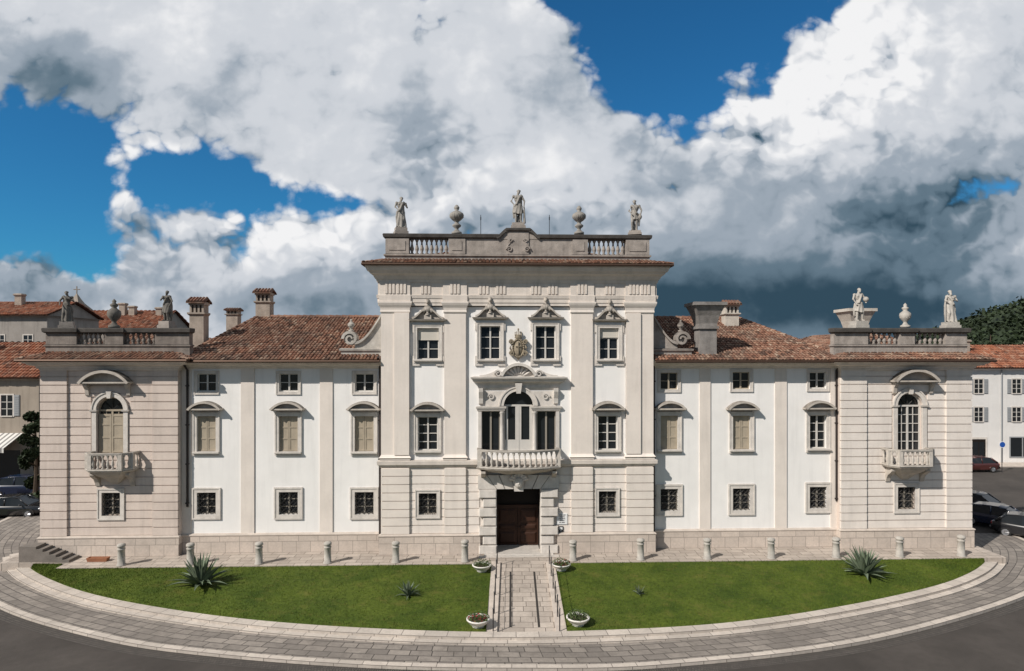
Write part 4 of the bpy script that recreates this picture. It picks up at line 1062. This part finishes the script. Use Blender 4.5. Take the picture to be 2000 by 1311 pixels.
# bollards
bp=[237,372,506,640,773,908,1119,1251,1381,1506,1633,1757,1877]
bm0=None; ordn=['first','second','third','fourth','fifth','sixth','seventh','eighth','ninth','tenth','eleventh','twelfth','thirteenth']
for i,c in enumerate(bp):
    x=X(c,-2.02); a,b=toW(x,-2.02)
    if bm0 is None:
        s=MB(); s.lathe([(.26,0),(.26,.06),(.205,.07),(.2,.5),(.19,.84),(.215,.86),(.215,.92),(.17,.94),(.165,.98),(.23,1.02),(.235,1.1),(.19,1.16),(.08,1.19),(.01,1.195)],0,0,0,18)
        o=s.build('bollard',M['statuew'],None,True); bm0=o
    else: o=bm0.copy(); C.objects.link(o)
    o.location=(a,b,0); o.rotation_euler=(0,0,i*1.3); o.scale=(.92,.92,random.uniform(.93,1.0))
    tag(o,'round stone bollard at the lawn edge, %s from the left'%ordn[i],'bollard','stone bollards along the terrace')
# agaves
def agave(px,py,hh,n,label,z=-.12,seed=1):
    rg=random.Random(seed); a0,b0=G(px,py,z); s=MB()
    for i in range(n):
        t=i/n; az=i*2.39996+rg.uniform(-.2,.2); el=radians(26+60*t+rg.uniform(-8,8)); L=hh*rg.uniform(.8,1.08)*(1.0-.06*t); w=hh*.066
        droop=rg.uniform(.1,.75)*(1-t); s.rn=rg.random(); rs=[]
        for k in range(7):
            u=k/6; e=el-droop*u*u*1.2
            r=.05*hh+L*u*cos(el-droop*u*.5)*.92; zz=.04+L*u*sin(max(-.2,el-droop*u*.8))
            ww=w*(.75+.5*sin(pi*min(1,u*1.1)))*(1-u**2.2)+.004
            c=Vector((r*cos(az),r*sin(az),zz)); sd=Vector((-sin(az),cos(az),0)); up=Vector((-sin(e)*cos(az),-sin(e)*sin(az),cos(e)))
            rs.append([c-sd*ww+up*ww*.45,c-up*ww*.25,c+sd*ww+up*ww*.45,c+up*.02*ww])
        s.loft([[tuple(p) for p in q] for q in rs])
    o=s.build('agave',M['agave'],None,False); o.location=(a0,b0,z); tag(o,label,'plant')
agave(392,1145,1.62,52,'large spiky agave on the left lawn',-.12,3)
agave(1688,1124,1.55,52,'large spiky agave on the right lawn',-.1,5)
agave(797,1166,.78,26,'medium agave near the middle of the left lawn',-.14,8)
agave(1248,1163,.5,16,'small agave seedling on the right lawn',-.14,9)
# bowls with plants
def bowl(px,py,z,label,fl,seed):
    rg=random.Random(seed); a,b=G(px,py,z); r=empty('planter_bowl',(a,b,z)); tag(r,label,'planter')
    s=MB(); s.lathe([(.22,0),(.26,.03),(.24,.06),(.40,.18),(.47,.30),(.50,.31),(.50,.36),(.44,.36),(.40,.28),(.01,.27)],0,0,0,22); s.build('bowl',M['bowl'],r,True)
    s=MB(); s.lathe([(.42,.285),(.2,.31),(.01,.315)],0,0,0,14); s.build('soil',M['soil'],r)
    s=MB()
    for i in range(420):
        az=rg.uniform(0,6.28); rr=.48*sqrt(rg.random()); hz=.3+.32*rg.random()*(1.1-rr); c=Vector((rr*cos(az),rr*sin(az),hz)); s.rn=rg.random(); q=rg.uniform(.03,.055)
        d1=Vector((rg.uniform(-1,1),rg.uniform(-1,1),rg.uniform(-.4,1))).normalized()*q; d2=Vector((rg.uniform(-1,1),rg.uniform(-1,1),rg.uniform(-.6,.6))).normalized()*q*.6
        s.cur=1 if fl and i%9==0 else 0
        s.add([c-d1,c+d2,c+d1,c-d2],[(0,1,2,3)])
    s.build('shrub',[M['leafm'],M['flower']],r,recalc=False)
bowl(941,1116,-.04,'white bowl of greenery at the top of the path, left side',False,1)
bowl(1096,1114,-.04,'white bowl of reddish flowers at the top of the path, right side',True,2)
bowl(934,1224,-.22,'white bowl of greenery at the bottom of the left lawn',True,3)
bowl(1129,1221,-.22,'white bowl of small leaves at the bottom of the right lawn',False,4)
# handrails
def handrail(x,ys_,label):
    r=empty('handrail',(x,ys_[0],zpath(ys_[0])+.1)); tag(r,label,'handrail')
    pr=[]
    for y in ys_:
        z=zpath(y)+.1-r.location.z; s=MB(); s.tube([(0,y-ys_[0],z-.02),(0,y-ys_[0],z+.92)],.025,7); s.ell((0,y-ys_[0],z+.94),.038,8,5); s.build('post',M['steel'],r); pr.append(z)
    for h in (.45,.86):
        s=MB(); s.tube([(0,ys_[0]-ys_[0],pr[0]+h),(0,ys_[-1]-ys_[0],pr[-1]+h)],.010,6); s.build('rail',M['steel'],r)
handrail(pxa-.16,[-2.7,-4.6,-6.5,-8.4,-10.0],'thin dark steel handrail on the left kerb of the path')
handrail(pxb+.16,[-2.7,-4.3,-5.8,-7.3,-8.7,-10.0],'thin dark steel handrail on the right kerb of the path')

# ------------------------------------------------------------------ vehicles
def car(label,x,y,rot,pm,tall=1.0):
    r=empty('parked_car',(x,y,ZR),rot); tag(r,label,'car')
    s=MB(); rs=[]
    for xx,w,zb,zt in [(-2.12,.68,.45,.78),(-2.05,.78,.32,.9),(-1.8,.84,.26,.96),(-1.2,.87,.22,.97),(0,.885,.2,.95),(.9,.875,.21,.93),(1.45,.85,.23,.86),(1.85,.79,.27,.77),(2.05,.70,.34,.68),(2.12,.6,.42,.6)]:
        zt*=tall
        rs.append([(xx,-w,zb+.1),(xx,-w*.86,zb),(xx,w*.86,zb),(xx,w,zb+.1),(xx,w*1.0,zt-.22),(xx,w*.95,zt-.06),(xx,w*.8,zt),(xx,-w*.8,zt),(xx,-w*.95,zt-.06),(xx,-w*1.0,zt-.22)])
    s.loft(rs)
    s.box(-2.17,-2.0,-.72,.72,.36,.52); s.box(2.0,2.16,-.66,.66,.32,.46)
    zt=1.46*tall
    s.loft([[(a,-w,z),(a,w,z),(a,w-.05,z+.05),(a,-w+.05,z+.05)] for a,w,z in ((-1.3,.6,zt-.09),(-.7,.645,zt-.015),(.1,.645,zt),(.5,.61,zt-.07))])
    for q in (-1,1):
        s.tube([(.52,q*.61,zt-.05),(1.18,q*.76,.92*tall)],.045,6); s.tube([(-.28,q*.66,zt-.02),(-.28,q*.835,.93*tall)],.045,6); s.tube([(-1.3,q*.6,zt-.07),(-1.86,q*.77,.94*tall)],.08,6)
        s.tube([(-1.3,q*.61,zt-.06),(.52,q*.62,zt-.04)],.04,6)
        for wx in (-1.3,1.32): s.loft([[(wx+.39*cos(pi*i/10),q*(.80),.31+.39*sin(pi*i/10)) for i in range(11)],[(wx+.39*cos(pi*i/10),q*.905,.31+.39*sin(pi*i/10)) for i in range(11)]])
    body=s.build('body',M[pm],r,False)
    for p in body.data.polygons: p.use_smooth=len(p.vertices)==4 and p.area<.5
    s=MB(); s.loft([[(a,-w0,z0),(a,w0,z0),(a,w1,z1),(a,-w1,z1)] for a,w0,z0,w1,z1 in ((-1.9,.74,.93*tall,.73,.95*tall),(-1.3,.82,.9*tall,.62,zt-.06),(-.5,.83,.9*tall,.65,zt-.01),(.1,.83,.9*tall,.65,zt-.01),(.5,.82,.9*tall,.62,zt-.06),(1.2,.77,.88*tall,.75,.92*tall))]); s.build('window',M['glass'],r)
    for q in (-1,1):
        for wx in (-1.3,1.32):
            def ring(rad,yy): return [(wx+rad*cos(2*pi*i/18),yy*q,.31+rad*sin(2*pi*i/18)) for i in range(18)]
            s=MB(); s.loft([ring(.27,.70),ring(.31,.73),ring(.31,.89),ring(.28,.915),ring(.2,.92)]); wh=s.build('wheel',M['tyre'],r,False)
            s=MB(); s.loft([ring(.205,.88),ring(.2,.925),ring(.15,.93),ring(.05,.915)])
            for k in range(5):
                a=2*pi*k/5; s.tube([(wx,.925*q,.31),(wx+.19*cos(a),.93*q,.31+.19*sin(a))],.025,5)
            s.build('rim',M['rim'],wh)
        s=MB(); s.ell((1.96,q*.60,.62*tall),(.14,.16,.075),10,6); s.build('headlight',M['lamp'],r,True)
        s=MB(); s.ell((-2.04,q*.66,.76*tall),(.07,.12,.13),10,6); s.build('taillight',M['red'],r,True)
        s=MB(); s.ell((.85,q*.98,.97*tall),(.06,.11,.07),8,6); s.tube([(.85,q*.85,.93*tall),(.85,q*.95,.95*tall)],.025,5); s.build('mirror',M[pm],r,True)
    s=MB(); s.box(2.14,2.175,-.26,.26,.36,.45); s.build('number_plate',M['signw'],r)
    return r
def cg(px,py): return G(px,py,ZR)
a,b=cg(20,1012); car('black car parked nearest on the left of the palace',a-.1,b+.6,radians(8),'pblack')
a,b=cg(50,972); car('navy car parked behind the black one on the left',a-.8,b+.8,radians(10),'pblue',1.12)
a,b=cg(1952,1036); car('navy car parked at an angle right of the palace corner',a+.6,b+.8,radians(-52),'pblue')
a,b=cg(1915,1008); car('black car parked behind the navy one near the palace corner',a+.5,b+1.0,radians(-58),'pblack')
a,b=cg(2003,1060); car('black car at the right edge of the picture, nearest to the viewer',a+1.2,b+.8,radians(-48),'pblack')
a,b=cg(1912,924); car('maroon car parked by the white house across the side street',a+.2,b+1,radians(182),'pbrown')
# ------------------------------------------------------------------ houses
def house(label,x0,x1,yf,dep,zt,rise,wm,wins,chim=(),rot=0,door=None,shutters=True,zb=ZR):
    cx=(x0+x1)/2; r=empty('house',(cx,yf,zb),rot); tag(r,label,'house'); W=x1-x0; zt-=zb
    s=MB(); s.box(-W/2,W/2,0,dep,-.3,zt)
    for q in (-W/2,W/2): s.prism_yz([(0,zt),(dep,zt),(dep/2,zt+rise)],q-.15 if q>0 else q,q if q>0 else q+.15)
    s.mold(-W/2,W/2,0,dep,[(zt-.25,.02),(zt-.12,.12),(zt-.02,.3),(zt,.3)]); s.build('wall',M[wm],r)
    mb=MB(); tile_slope(mb,(-W/2-.4,-.5,zt+.02),(1,0,0),(0,1,0),W+.8,dep/2+.5,rise+.15,w=.3,cl=.5); tile_slope(mb,(W/2+.4,dep+.5,zt+.02),(-1,0,0),(0,-1,0),W+.8,dep/2+.5,rise+.15,w=.6,cl=1.0)
    ro=mb.build('roof',M['tiler'],r)
    for u,h in chim:
        s=MB(); xx=-W/2+u*W; zz=zt+rise*.7; s.box(xx-.4,xx+.4,dep*.32,dep*.32+.7,zz-1,zz+h); s.mold(xx-.4,xx+.4,dep*.32,dep*.32+.7,[(zz+h,.02),(zz+h+.08,.12),(zz+h+.2,.12),(zz+h+.3,0)]); s.build('chimney',M['plaster'],ro)
    for (xc,z0,z1,w) in wins:
        xc-=cx; z0-=zb; z1-=zb
        s=MB(); s.box(xc-w/2-.12,xc-w/2,-.05,.02,z0-.1,z1+.12); s.box(xc+w/2,xc+w/2+.12,-.05,.02,z0-.1,z1+.12); s.box(xc-w/2,xc+w/2,-.05,.02,z1,z1+.12); s.box(xc-w/2,xc+w/2,-.09,.02,z0-.1,z0)
        wo=s.build('window',M['trimw'],r)
        s=MB(); s.box(xc-w/2,xc+w/2,-.015,.01,z0,z1); s.build('pane',M['glass'],wo)
        s=MB(); s.box(xc-.04,xc+.04,-.035,-.012,z0,z1)
        for k in (1,2): s.box(xc-w/2,xc+w/2,-.03,-.0125,z0+(z1-z0)*k/3-.025,z0+(z1-z0)*k/3+.025)
        s.build('sash',M['sash'],wo)
        if shutters:
            for q in (-1,1):
                s=MB(); a=xc+q*(w/2+.13); b=a+q*w*.46; lo,hi=min(a,b),max(a,b); s.box(lo,hi,-.06,-.01,z0-.03,z1+.03)
                for k in range(9): zz=z0+(z1-z0)*k/9; s.box(lo+.05,hi-.05,-.08,-.058,zz,zz+(z1-z0)/9*.6)
                s.build('shutter',M['greysh'],wo)
    if door:
        xc,w,h=door; xc-=cx; s=MB(); s.box(xc-w/2-.15,xc-w/2,-.06,.02,-.1,h); s.box(xc+w/2,xc+w/2+.15,-.06,.02,-.1,h); s.box(xc-w/2-.15,xc+w/2+.15,-.06,.02,h,h+.2); s.cur=1; s.box(xc-w/2,xc+w/2,-.03,.01,-.1,h); s.cur=2; s.box(xc-w*.4,xc-.05,-.05,-.028,.3,h-.3); s.box(xc+.05,xc+w*.4,-.05,-.028,.3,h-.3); s.build('door',[M['trimw'],M['woodshade'],M['glass']],r)
    return r
def at(px,py,d): return ((px-1000)/F*d, H-(py-HZ)/F*d)
# right white house
d=67; x0=at(1890,0,d)[0]; zt=at(0,719,d)[1]
wins=[]
for c in (1911,1985,2060,2130):
    wins.append((at(c,0,d)[0],at(0,768,d)[1],at(0,741,d)[1],.9)); wins.append((at(c,0,d)[0],at(0,823,d)[1],at(0,796,d)[1],.9))
hr=house('long white house with grey shutters across the side street on the right',x0-14,at(2180,0,d)[0],d-D,11,zt,2.3,'hwhite',wins,[(.55,1.2),(.8,1.0)],door=(at(1911,0,d)[0],1.5,2.6))
cxr=hr.location.x
s=MB(); xx=at(1955,0,d)[0]-cxr; s.tube([(xx,-.1,zt-ZR-.2),(xx,-.1,.1)],.06,6); s.build('drainpipe',M['greysh'],hr)
za,zb_=at(0,892,d)[1]-ZR,at(0,855,d)[1]-ZR
s=MB(); xa=at(1973,0,d)[0]-cxr; s.box(xa,xa+2.6,-.02,.01,za,zb_); s.build('shop_window',M['glass'],hr)
s=MB()
s.box(xa-.12,xa,-.06,.02,za-.1,zb_+.12); s.box(xa+2.6,xa+2.72,-.06,.02,za-.1,zb_+.12); s.box(xa,xa+2.6,-.06,.02,zb_,zb_+.12); s.box(xa,xa+2.6,-.06,.02,za-.1,za); s.box(xa+1.25,xa+1.35,-.05,-.021,za,zb_); s.build('shop_window_frame',M['greysh'],hr)
s=MB(); s.box(-(hr.location.x-(x0-14)),at(2180,0,d)[0]-cxr,-2.2,-.05,-.1,.12); s.build('doorstep_pavement',M['pedge'],hr)
a,b=at(1957,0,62)[0],62-D
s=MB(); s.tube([(0,0,0),(0,0,3.1)],.035,7); o=s.build('road_sign',M['steel']); o.location=(a,b,ZR); tag(o,'round blue parking sign on a thin pole by the white house','road sign')
s=MB(); s.loft([[(.33*cos(2*pi*i/20),y,2.75+.33*sin(2*pi*i/20)) for i in range(20)] for y in (-.06,-.035)]); so=s.build('sign_disc',M['signw'],o)
s=MB(); s.loft([[(.27*cos(2*pi*i/20),y,2.75+.27*sin(2*pi*i/20)) for i in range(20)] for y in (-.065,-.0605)]); s.build('sign_face',M['blue'],o)
# left houses
d=72; zt=at(0,616,d)[1]
house('grey-white house with red roof rising behind the left pavilion, farthest left',at(-160,0,d)[0],at(92,0,d)[0],d-D,9,zt,1.7,'hgrey',[(at(c,0,d)[0],at(0,682,d)[1],at(0,655,d)[1],1.0) for c in (-60,0,55)],[(.3,1.0),(.62,1.3)],shutters=False)
d=84; zt=at(0,642,d)[1]
house('tall old house with several chimneys behind the left pavilion statues',at(60,0,d)[0],at(300,0,d)[0],d-D,10,zt,2.6,'hgrey',[(at(150,0,d)[0],zt-2.6,zt-1,1.0)],[(.25,1.3),(.62,1.6),(.7,1.2),(.93,1.0)])
d=54; zt=at(0,738,d)[1]
hl=house('cream house with red roof and a striped awning on the far left',at(-180,0,d)[0],at(76,0,d)[0],d-D,9,zt,2.9,'hcream_shaded',[(at(c,0,d)[0],at(0,812,d)[1],at(0,772,d)[1],1.0) for c in (-80,14)],[(.4,1.0)],door=(at(-40,0,d)[0],1.3,2.5))
s=MB(); xa,xb=at(-70,0,d)[0]-hl.location.x,at(44,0,d)[0]-hl.location.x; z1,z0=at(0,846,d)[1]-ZR,at(0,880,d-2)[1]-ZR
s.loft([[(xa,0,z1),(xb,0,z1),(xb,0,z1-.05),(xa,0,z1-.05)],[(xa,-2,z0+.2),(xb,-2,z0+.2),(xb,-2,z0+.15),(xa,-2,z0+.15)]]); s.box(xa,xb,-2.03,-2.0,z0-.2,z0+.2); s.build('awning',M['awn'],hl)
s=MB(); s.box(xa+.3,xb-.2,-.03,.01,.1,z0-.3); s.build('shop_window',M['glass'],hl)
d=120; s=MB(); x,z=at(150,0,d)[0],0
s.box(-2,2,-2,2,0,19.5); s.loft([[(-q,-q,zz),(q,-q,zz),(q,q,zz),(-q,q,zz)] for q,zz in ((2.2,19.5),(2.2,19.8),(.9,21.4),(.5,22.2),(.06,23.2))]); s.tube([(0,0,23),(0,0,24.6)],.1,6); s.tube([(-.6,0,24),(.6,0,24)],.1,6)
o=s.build('church_tower',M['plaster']); o.location=(x,d-D,ZR); tag(o,'small church tower tip with a cross, far behind the left pavilion','church tower')
# ------------------------------------------------------------------ trees
def tree(label,x,y,h,rad,seed,m='leafd',n=3600,conifer=False,z=ZR,low=.62):
    rg=random.Random(seed); r=empty('tree',(x,y,z)); tag(r,label,'tree')
    s=MB(); s.tube([(0,0,0),(.1,.05,h*.3),(0,.1,h*.6),(0,0,h*.92)],[h*.028,h*.022,h*.014,h*.004],8)
    for i in range(9):
        a=i*2.4; zz=h*(.3+.06*i); L=rad*.75*(1-.07*i); s.tube([(0,0,zz),(L*.5*cos(a),L*.5*sin(a),zz+L*.3),(L*cos(a),L*sin(a),zz+L*.5)],[h*.01,h*.006,h*.002],5)
    s.build('trunk',M['bark'],r); s=MB()
    cl=[]
    for i in range(26):
        if conifer:
            t=rg.random(); q=rad*(1-t)*rg.uniform(.3,1); a=rg.uniform(0,6.28); cl.append((q*cos(a),q*sin(a),h*(.12+.85*t),rad*.4*(1.15-t)))
        else:
            a=rg.uniform(0,6.28); t=rg.uniform(-1,1); q=rad*sqrt(1-t*t)*rg.uniform(.45,.85); cl.append((q*cos(a),q*sin(a),h*low+t*h*(.95-low),rad*rg.uniform(.25,.42)))
    for i in range(n):
        c=cl[i%26]; v=Vector((rg.gauss(0,1),rg.gauss(0,1),rg.gauss(0,.8))); v=v.normalized()*c[3]*rg.uniform(.6,1.05); p=Vector(c[:3])+v
        sz=h*.018+.08; d1=Vector((rg.uniform(-1,1),rg.uniform(-1,1),rg.uniform(-1,1))).normalized()*sz; d2=d1.cross(Vector((rg.uniform(-1,1),rg.uniform(-1,1),rg.uniform(-1,1)))).normalized()*sz*.6
        s.rn=min(1,max(0,.5+.35*v.normalized().z+rg.uniform(-.25,.25))); s.add([p-d1,p+d2,p+d1,p-d2],[(0,1,2,3)])
    s.build('crown',M[m],r,recalc=False)
for px,d,h,rad,sd,lab in ((68,48,7.6,1.1,1,'dark leafy tree close behind the left corner of the palace'),):
    tree(lab,at(px,0,d)[0],d-D,h,rad,sd,'leafd',4200,low=.52)
for px,d,h,rad,sd,lab in ((1935,130,17.2,2.2,11,'dark conifer rising behind the white house roof'),):
    tree(lab,at(px,0,d)[0],d-D,h,rad,sd,'leafd',2600,True)
# hill
s=MB(); nx,nyy=70,24
def hz(x,y): 
    f=max(0,1-((x-440)/260)**2)*max(0,1-((y-290)/150)**2); return -4+64*f**.9+ (3*noise.noise((x*.03,y*.03,0))+2*noise.noise((x*.1,y*.1,3)))*min(1,f*3)
for i in range(nx+1):
    for j in range(nyy+1):
        x=175+500*i/nx; y=130+320*j/nyy; s.v.append((x,y,hz(x,y)))
for i in range(nx):
    for j in range(nyy):
        a=i*(nyy+1)+j; s.f.append([a,a+nyy+1,a+nyy+2,a+1]); s.mi.append(0); s.r.append(.5)
struct(s.build('hill',M['leafd'],recalc=False))
s=MB()
for i in range(24000):
    x=random.uniform(180,420); y=random.uniform(150,320); z=hz(x,y)
    if z<0: continue
    nn=noise.noise((x*.14,y*.14,7))
    s.rn=min(1,max(0,.45+.7*nn+random.uniform(-.3,.3))); p=Vector((x,y,z+random.uniform(-.5,2.5+4.0*max(-.4,nn))))
    d1=Vector((random.uniform(-1,1),random.uniform(-1,1),random.uniform(-1,1))).normalized()*1.1; d2=d1.cross(Vector((random.uniform(-1,1),random.uniform(-1,1),1))).normalized()*.8
    s.add([p-d1,p+d2,p+d1,p-d2],[(0,1,2,3)])
tag(s.build('wood',M['leafd'],recalc=False),'dark wooded hillside far off at the right edge','trees',kind='stuff')
# verge
s=MB(); s.add([(-44,5.2,ZR+.05),(-31.5,5.2,ZR+.05),(-31.8,7.2,ZR+.05),(-44,7.6,ZR+.05)],[(0,1,2,3)]); tag(s.build('grass_verge',M['grass'],recalc=False),'narrow grass verge in front of the parked cars on the left','grass',kind='stuff')

# ------------------------------------------------------------------ sun + sky
SD=Vector((1.2,1.0,-1.38)).normalized()
L=bpy.data.lights.new('sun','SUN'); L.energy=5.0; L.angle=radians(.5); L.color=(1,.94,.86)
so=bpy.data.objects.new('sun',L); C.objects.link(so); so.rotation_euler=SD.to_track_quat('-Z','Y').to_euler(); so.location=(-40,-40,50)
w=bpy.data.worlds.new('World'); scene.world=w; w.use_nodes=True; nt=w.node_tree; nt.nodes.clear()
w.cycles.sampling_method='MANUAL'; w.cycles.sample_map_resolution=256
out=nt.nodes.new('ShaderNodeOutputWorld'); bg=nt.nodes.new('ShaderNodeBackground'); nt.links.new(bg.outputs[0],out.inputs[0]); bg.inputs[1].default_value=.1
sky=nt.nodes.new('ShaderNodeTexSky'); sky.sky_type='NISHITA'; sky.sun_disc=False; sky.sun_elevation=math.asin(-SD.z); sky.sun_rotation=atan2(-SD.x,-SD.y)%(2*pi)
sky.air_density=1.0; sky.dust_density=.3; sky.ozone_density=2.0
tc=nt.nodes.new('ShaderNodeTexCoord'); sx=nt.nodes.new('ShaderNodeSeparateXYZ'); nt.links.new(tc.outputs['Generated'],sx.inputs[0])
m_=lambda op,a,b=None: mth(nt,op,a,b)
yy=m_('MAXIMUM',m_('ABSOLUTE',sx.outputs[1]),.3)
u=m_('DIVIDE',sx.outputs[0],yy); v=m_('DIVIDE',sx.outputs[2],yy)
cmb=nt.nodes.new('ShaderNodeCombineXYZ'); nt.links.new(u,cmb.inputs[0]); nt.links.new(m_('MULTIPLY',v,1.2),cmb.inputs[1])
def vm(op,a,b=None,scale=None):
    n=nt.nodes.new('ShaderNodeVectorMath'); n.operation=op
    nt.links.new(a,n.inputs[0])
    if b is not None:
        if isinstance(b,bpy.types.NodeSocket): nt.links.new(b,n.inputs[1])
        else: n.inputs[1].default_value=b
    if scale is not None: n.inputs['Scale'].default_value=scale
    return n.outputs[1] if op in ('LENGTH','DOT_PRODUCT') else n.outputs[0]
cuv=nt.nodes.new('ShaderNodeCombineXYZ'); nt.links.new(u,cuv.inputs[0]); nt.links.new(v,cuv.inputs[1])
def gsum(lst,base):
    acc=None
    for px,py,sx_,sy_,amp in lst:
        d=vm('MULTIPLY',vm('SUBTRACT',cuv.outputs[0],((px-1000)/F,(HZ-py)/F,0)),(F/sx_,F/sy_,0))
        q=vm('DOT_PRODUCT',d,d); e_=m_('MULTIPLY',m_('POWER',2.71828,m_('MULTIPLY',q,-1.0)),amp)
        acc=e_ if acc is None else m_('ADD',acc,e_)
    return m_('ADD',acc,base)
cov=gsum([(1390,0,235,110,-1.5),(1260,115,120,80,-1.1),(1345,185,50,45,-.8),(1130,0,120,45,-.8),(70,320,250,75,-1.35),(50,425,150,75,-1.2),(370,350,170,50,-.95),(630,392,130,40,-.9),
          (235,335,70,60,1.0),(1700,110,130,140,.5),(760,170,260,100,.5),(1560,520,320,140,.6),(1500,330,120,80,.3)],.56)
warp=nt.nodes.new('ShaderNodeTexNoise'); warp.noise_dimensions='2D'; warp.inputs['Scale'].default_value=9; warp.inputs['Detail'].default_value=3; nt.links.new(cmb.outputs[0],warp.inputs['Vector'])
wp=vm('ADD',cmb.outputs[0],vm('SCALE',vm('SUBTRACT',warp.outputs['Color'],(.5,.5,.5)),scale=.05))
def fbm(off,sc=2.4,det=6): return m_('SUBTRACT',nz(nt,vm('ADD',cmb.outputs[0],off),sc,det,.56,dim='2D'),.5)
def puff(off):
    q=vm('ADD',wp,off); acc=None
    for k,(sc,am) in enumerate(((6.0,.42),(13,.28),(28,.17),(60,.10))):
        vo=nt.nodes.new('ShaderNodeTexVoronoi'); vo.voronoi_dimensions='2D'; vo.feature='F1'; vo.inputs['Scale'].default_value=sc; vo.inputs['Detail'].default_value=0
        nt.links.new(vm('ADD',q,(k*3.7,k*1.9,0)),vo.inputs['Vector'])
        r2=m_('MULTIPLY',vo.outputs['Distance'],vo.outputs['Distance'])
        t=m_('MULTIPLY',m_('SUBTRACT',.2,r2),am)
        acc=t if acc is None else m_('ADD',acc,t)
    return acc
so_=(-.016,.024,0)
b0=(3.1,1.7,0); b1=(3.1+so_[0],1.7+so_[1],0)
f0=fbm(b0,2.8,8); p0=puff(b0); p1=puff(b1); f1=fbm((3.1-.05,1.7+.07,0),2.8,8)
wisp=fbm((9.4,5.1,0),9.0,8)
body=m_('ADD',m_('ADD',m_('MULTIPLY',f0,1.5),m_('MULTIPLY',p0,1.5)),m_('MULTIPLY',wisp,.9))
dn=m_('ADD',cov,body)
mask=mrange(nt,dn,-.06,.26,0,1,True)
# thick heaped clouds (crisp puffs) against a softer high sheet
crisp=gsum([(240,330,120,70,.9),(560,450,260,70,.8),(1480,230,180,90,.9),(1700,100,130,130,.8),(1820,420,200,120,.4),(120,500,160,60,.5),(1130,420,160,70,.3),(860,330,110,100,.4)],.14)
edge=mrange(nt,dn,.10,.45,1,0,True)
ra=m_('ADD',crisp,m_('MULTIPLY',edge,.35))
br=gsum([(600,90,480,130,.14),(1680,100,170,150,.30),(1460,225,150,55,.28),(240,320,110,55,.26),(560,425,170,45,.22),(1050,330,150,60,.10),(1250,330,200,70,.06),
         (840,250,90,120,-.28),(1730,470,340,140,-.28),(1450,590,420,70,-.50),(130,150,150,70,-.36),(1850,630,270,65,-.42),(420,590,420,45,-.20),(1000,470,180,70,-.14),(80,570,160,45,-.16),(1080,620,300,60,-.28),(900,40,90,70,-.06)],.65)
soft=m_('ADD',m_('MULTIPLY',fbm((7.3,2.2,0),3.0,6),.60),m_('MULTIPLY',m_('SUBTRACT',f0,f1),.55))
lit=m_('ADD',m_('ADD',br,soft),m_('MULTIPLY',ra,m_('ADD',m_('MULTIPLY',m_('SUBTRACT',p0,p1),1.8),m_('MULTIPLY',p0,.25))))
lit=m_('SUBTRACT',lit,m_('MULTIPLY',m_('LESS_THAN',sx.outputs[1],0.0),.27))  # unseen sky behind the camera darkened on purpose, deepens the facade shadows
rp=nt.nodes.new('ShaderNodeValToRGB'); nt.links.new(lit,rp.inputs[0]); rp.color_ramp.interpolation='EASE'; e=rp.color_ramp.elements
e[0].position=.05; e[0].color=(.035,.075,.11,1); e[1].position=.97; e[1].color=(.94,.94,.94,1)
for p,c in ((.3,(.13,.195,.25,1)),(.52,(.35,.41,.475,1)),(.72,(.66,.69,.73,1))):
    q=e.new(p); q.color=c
cl=mixc(nt,1.0,rp.outputs[0],(1,1,1),'MULTIPLY')
cl.node.inputs[7].default_value=(9.5,9.5,9.6,1)
blue=mixc(nt,1.0,sky.outputs[0],(.16,.62,.90),'MULTIPLY')
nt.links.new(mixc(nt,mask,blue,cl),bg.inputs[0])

# ------------------------------------------------------------------ camera
cam=bpy.data.cameras.new('camera'); co=bpy.data.objects.new('camera',cam); C.objects.link(co)
co.location=(0,-D,H); co.rotation_euler=(pi/2,0,0); cam.sensor_width=36; cam.lens=F/2000*36; cam.shift_y=(HZ-655.5)/2000; cam.clip_end=3000; cam.clip_start=.1
scene.camera=co
scene.view_settings.view_transform='Standard'; scene.view_settings.look='None'; scene.view_settings.exposure=0
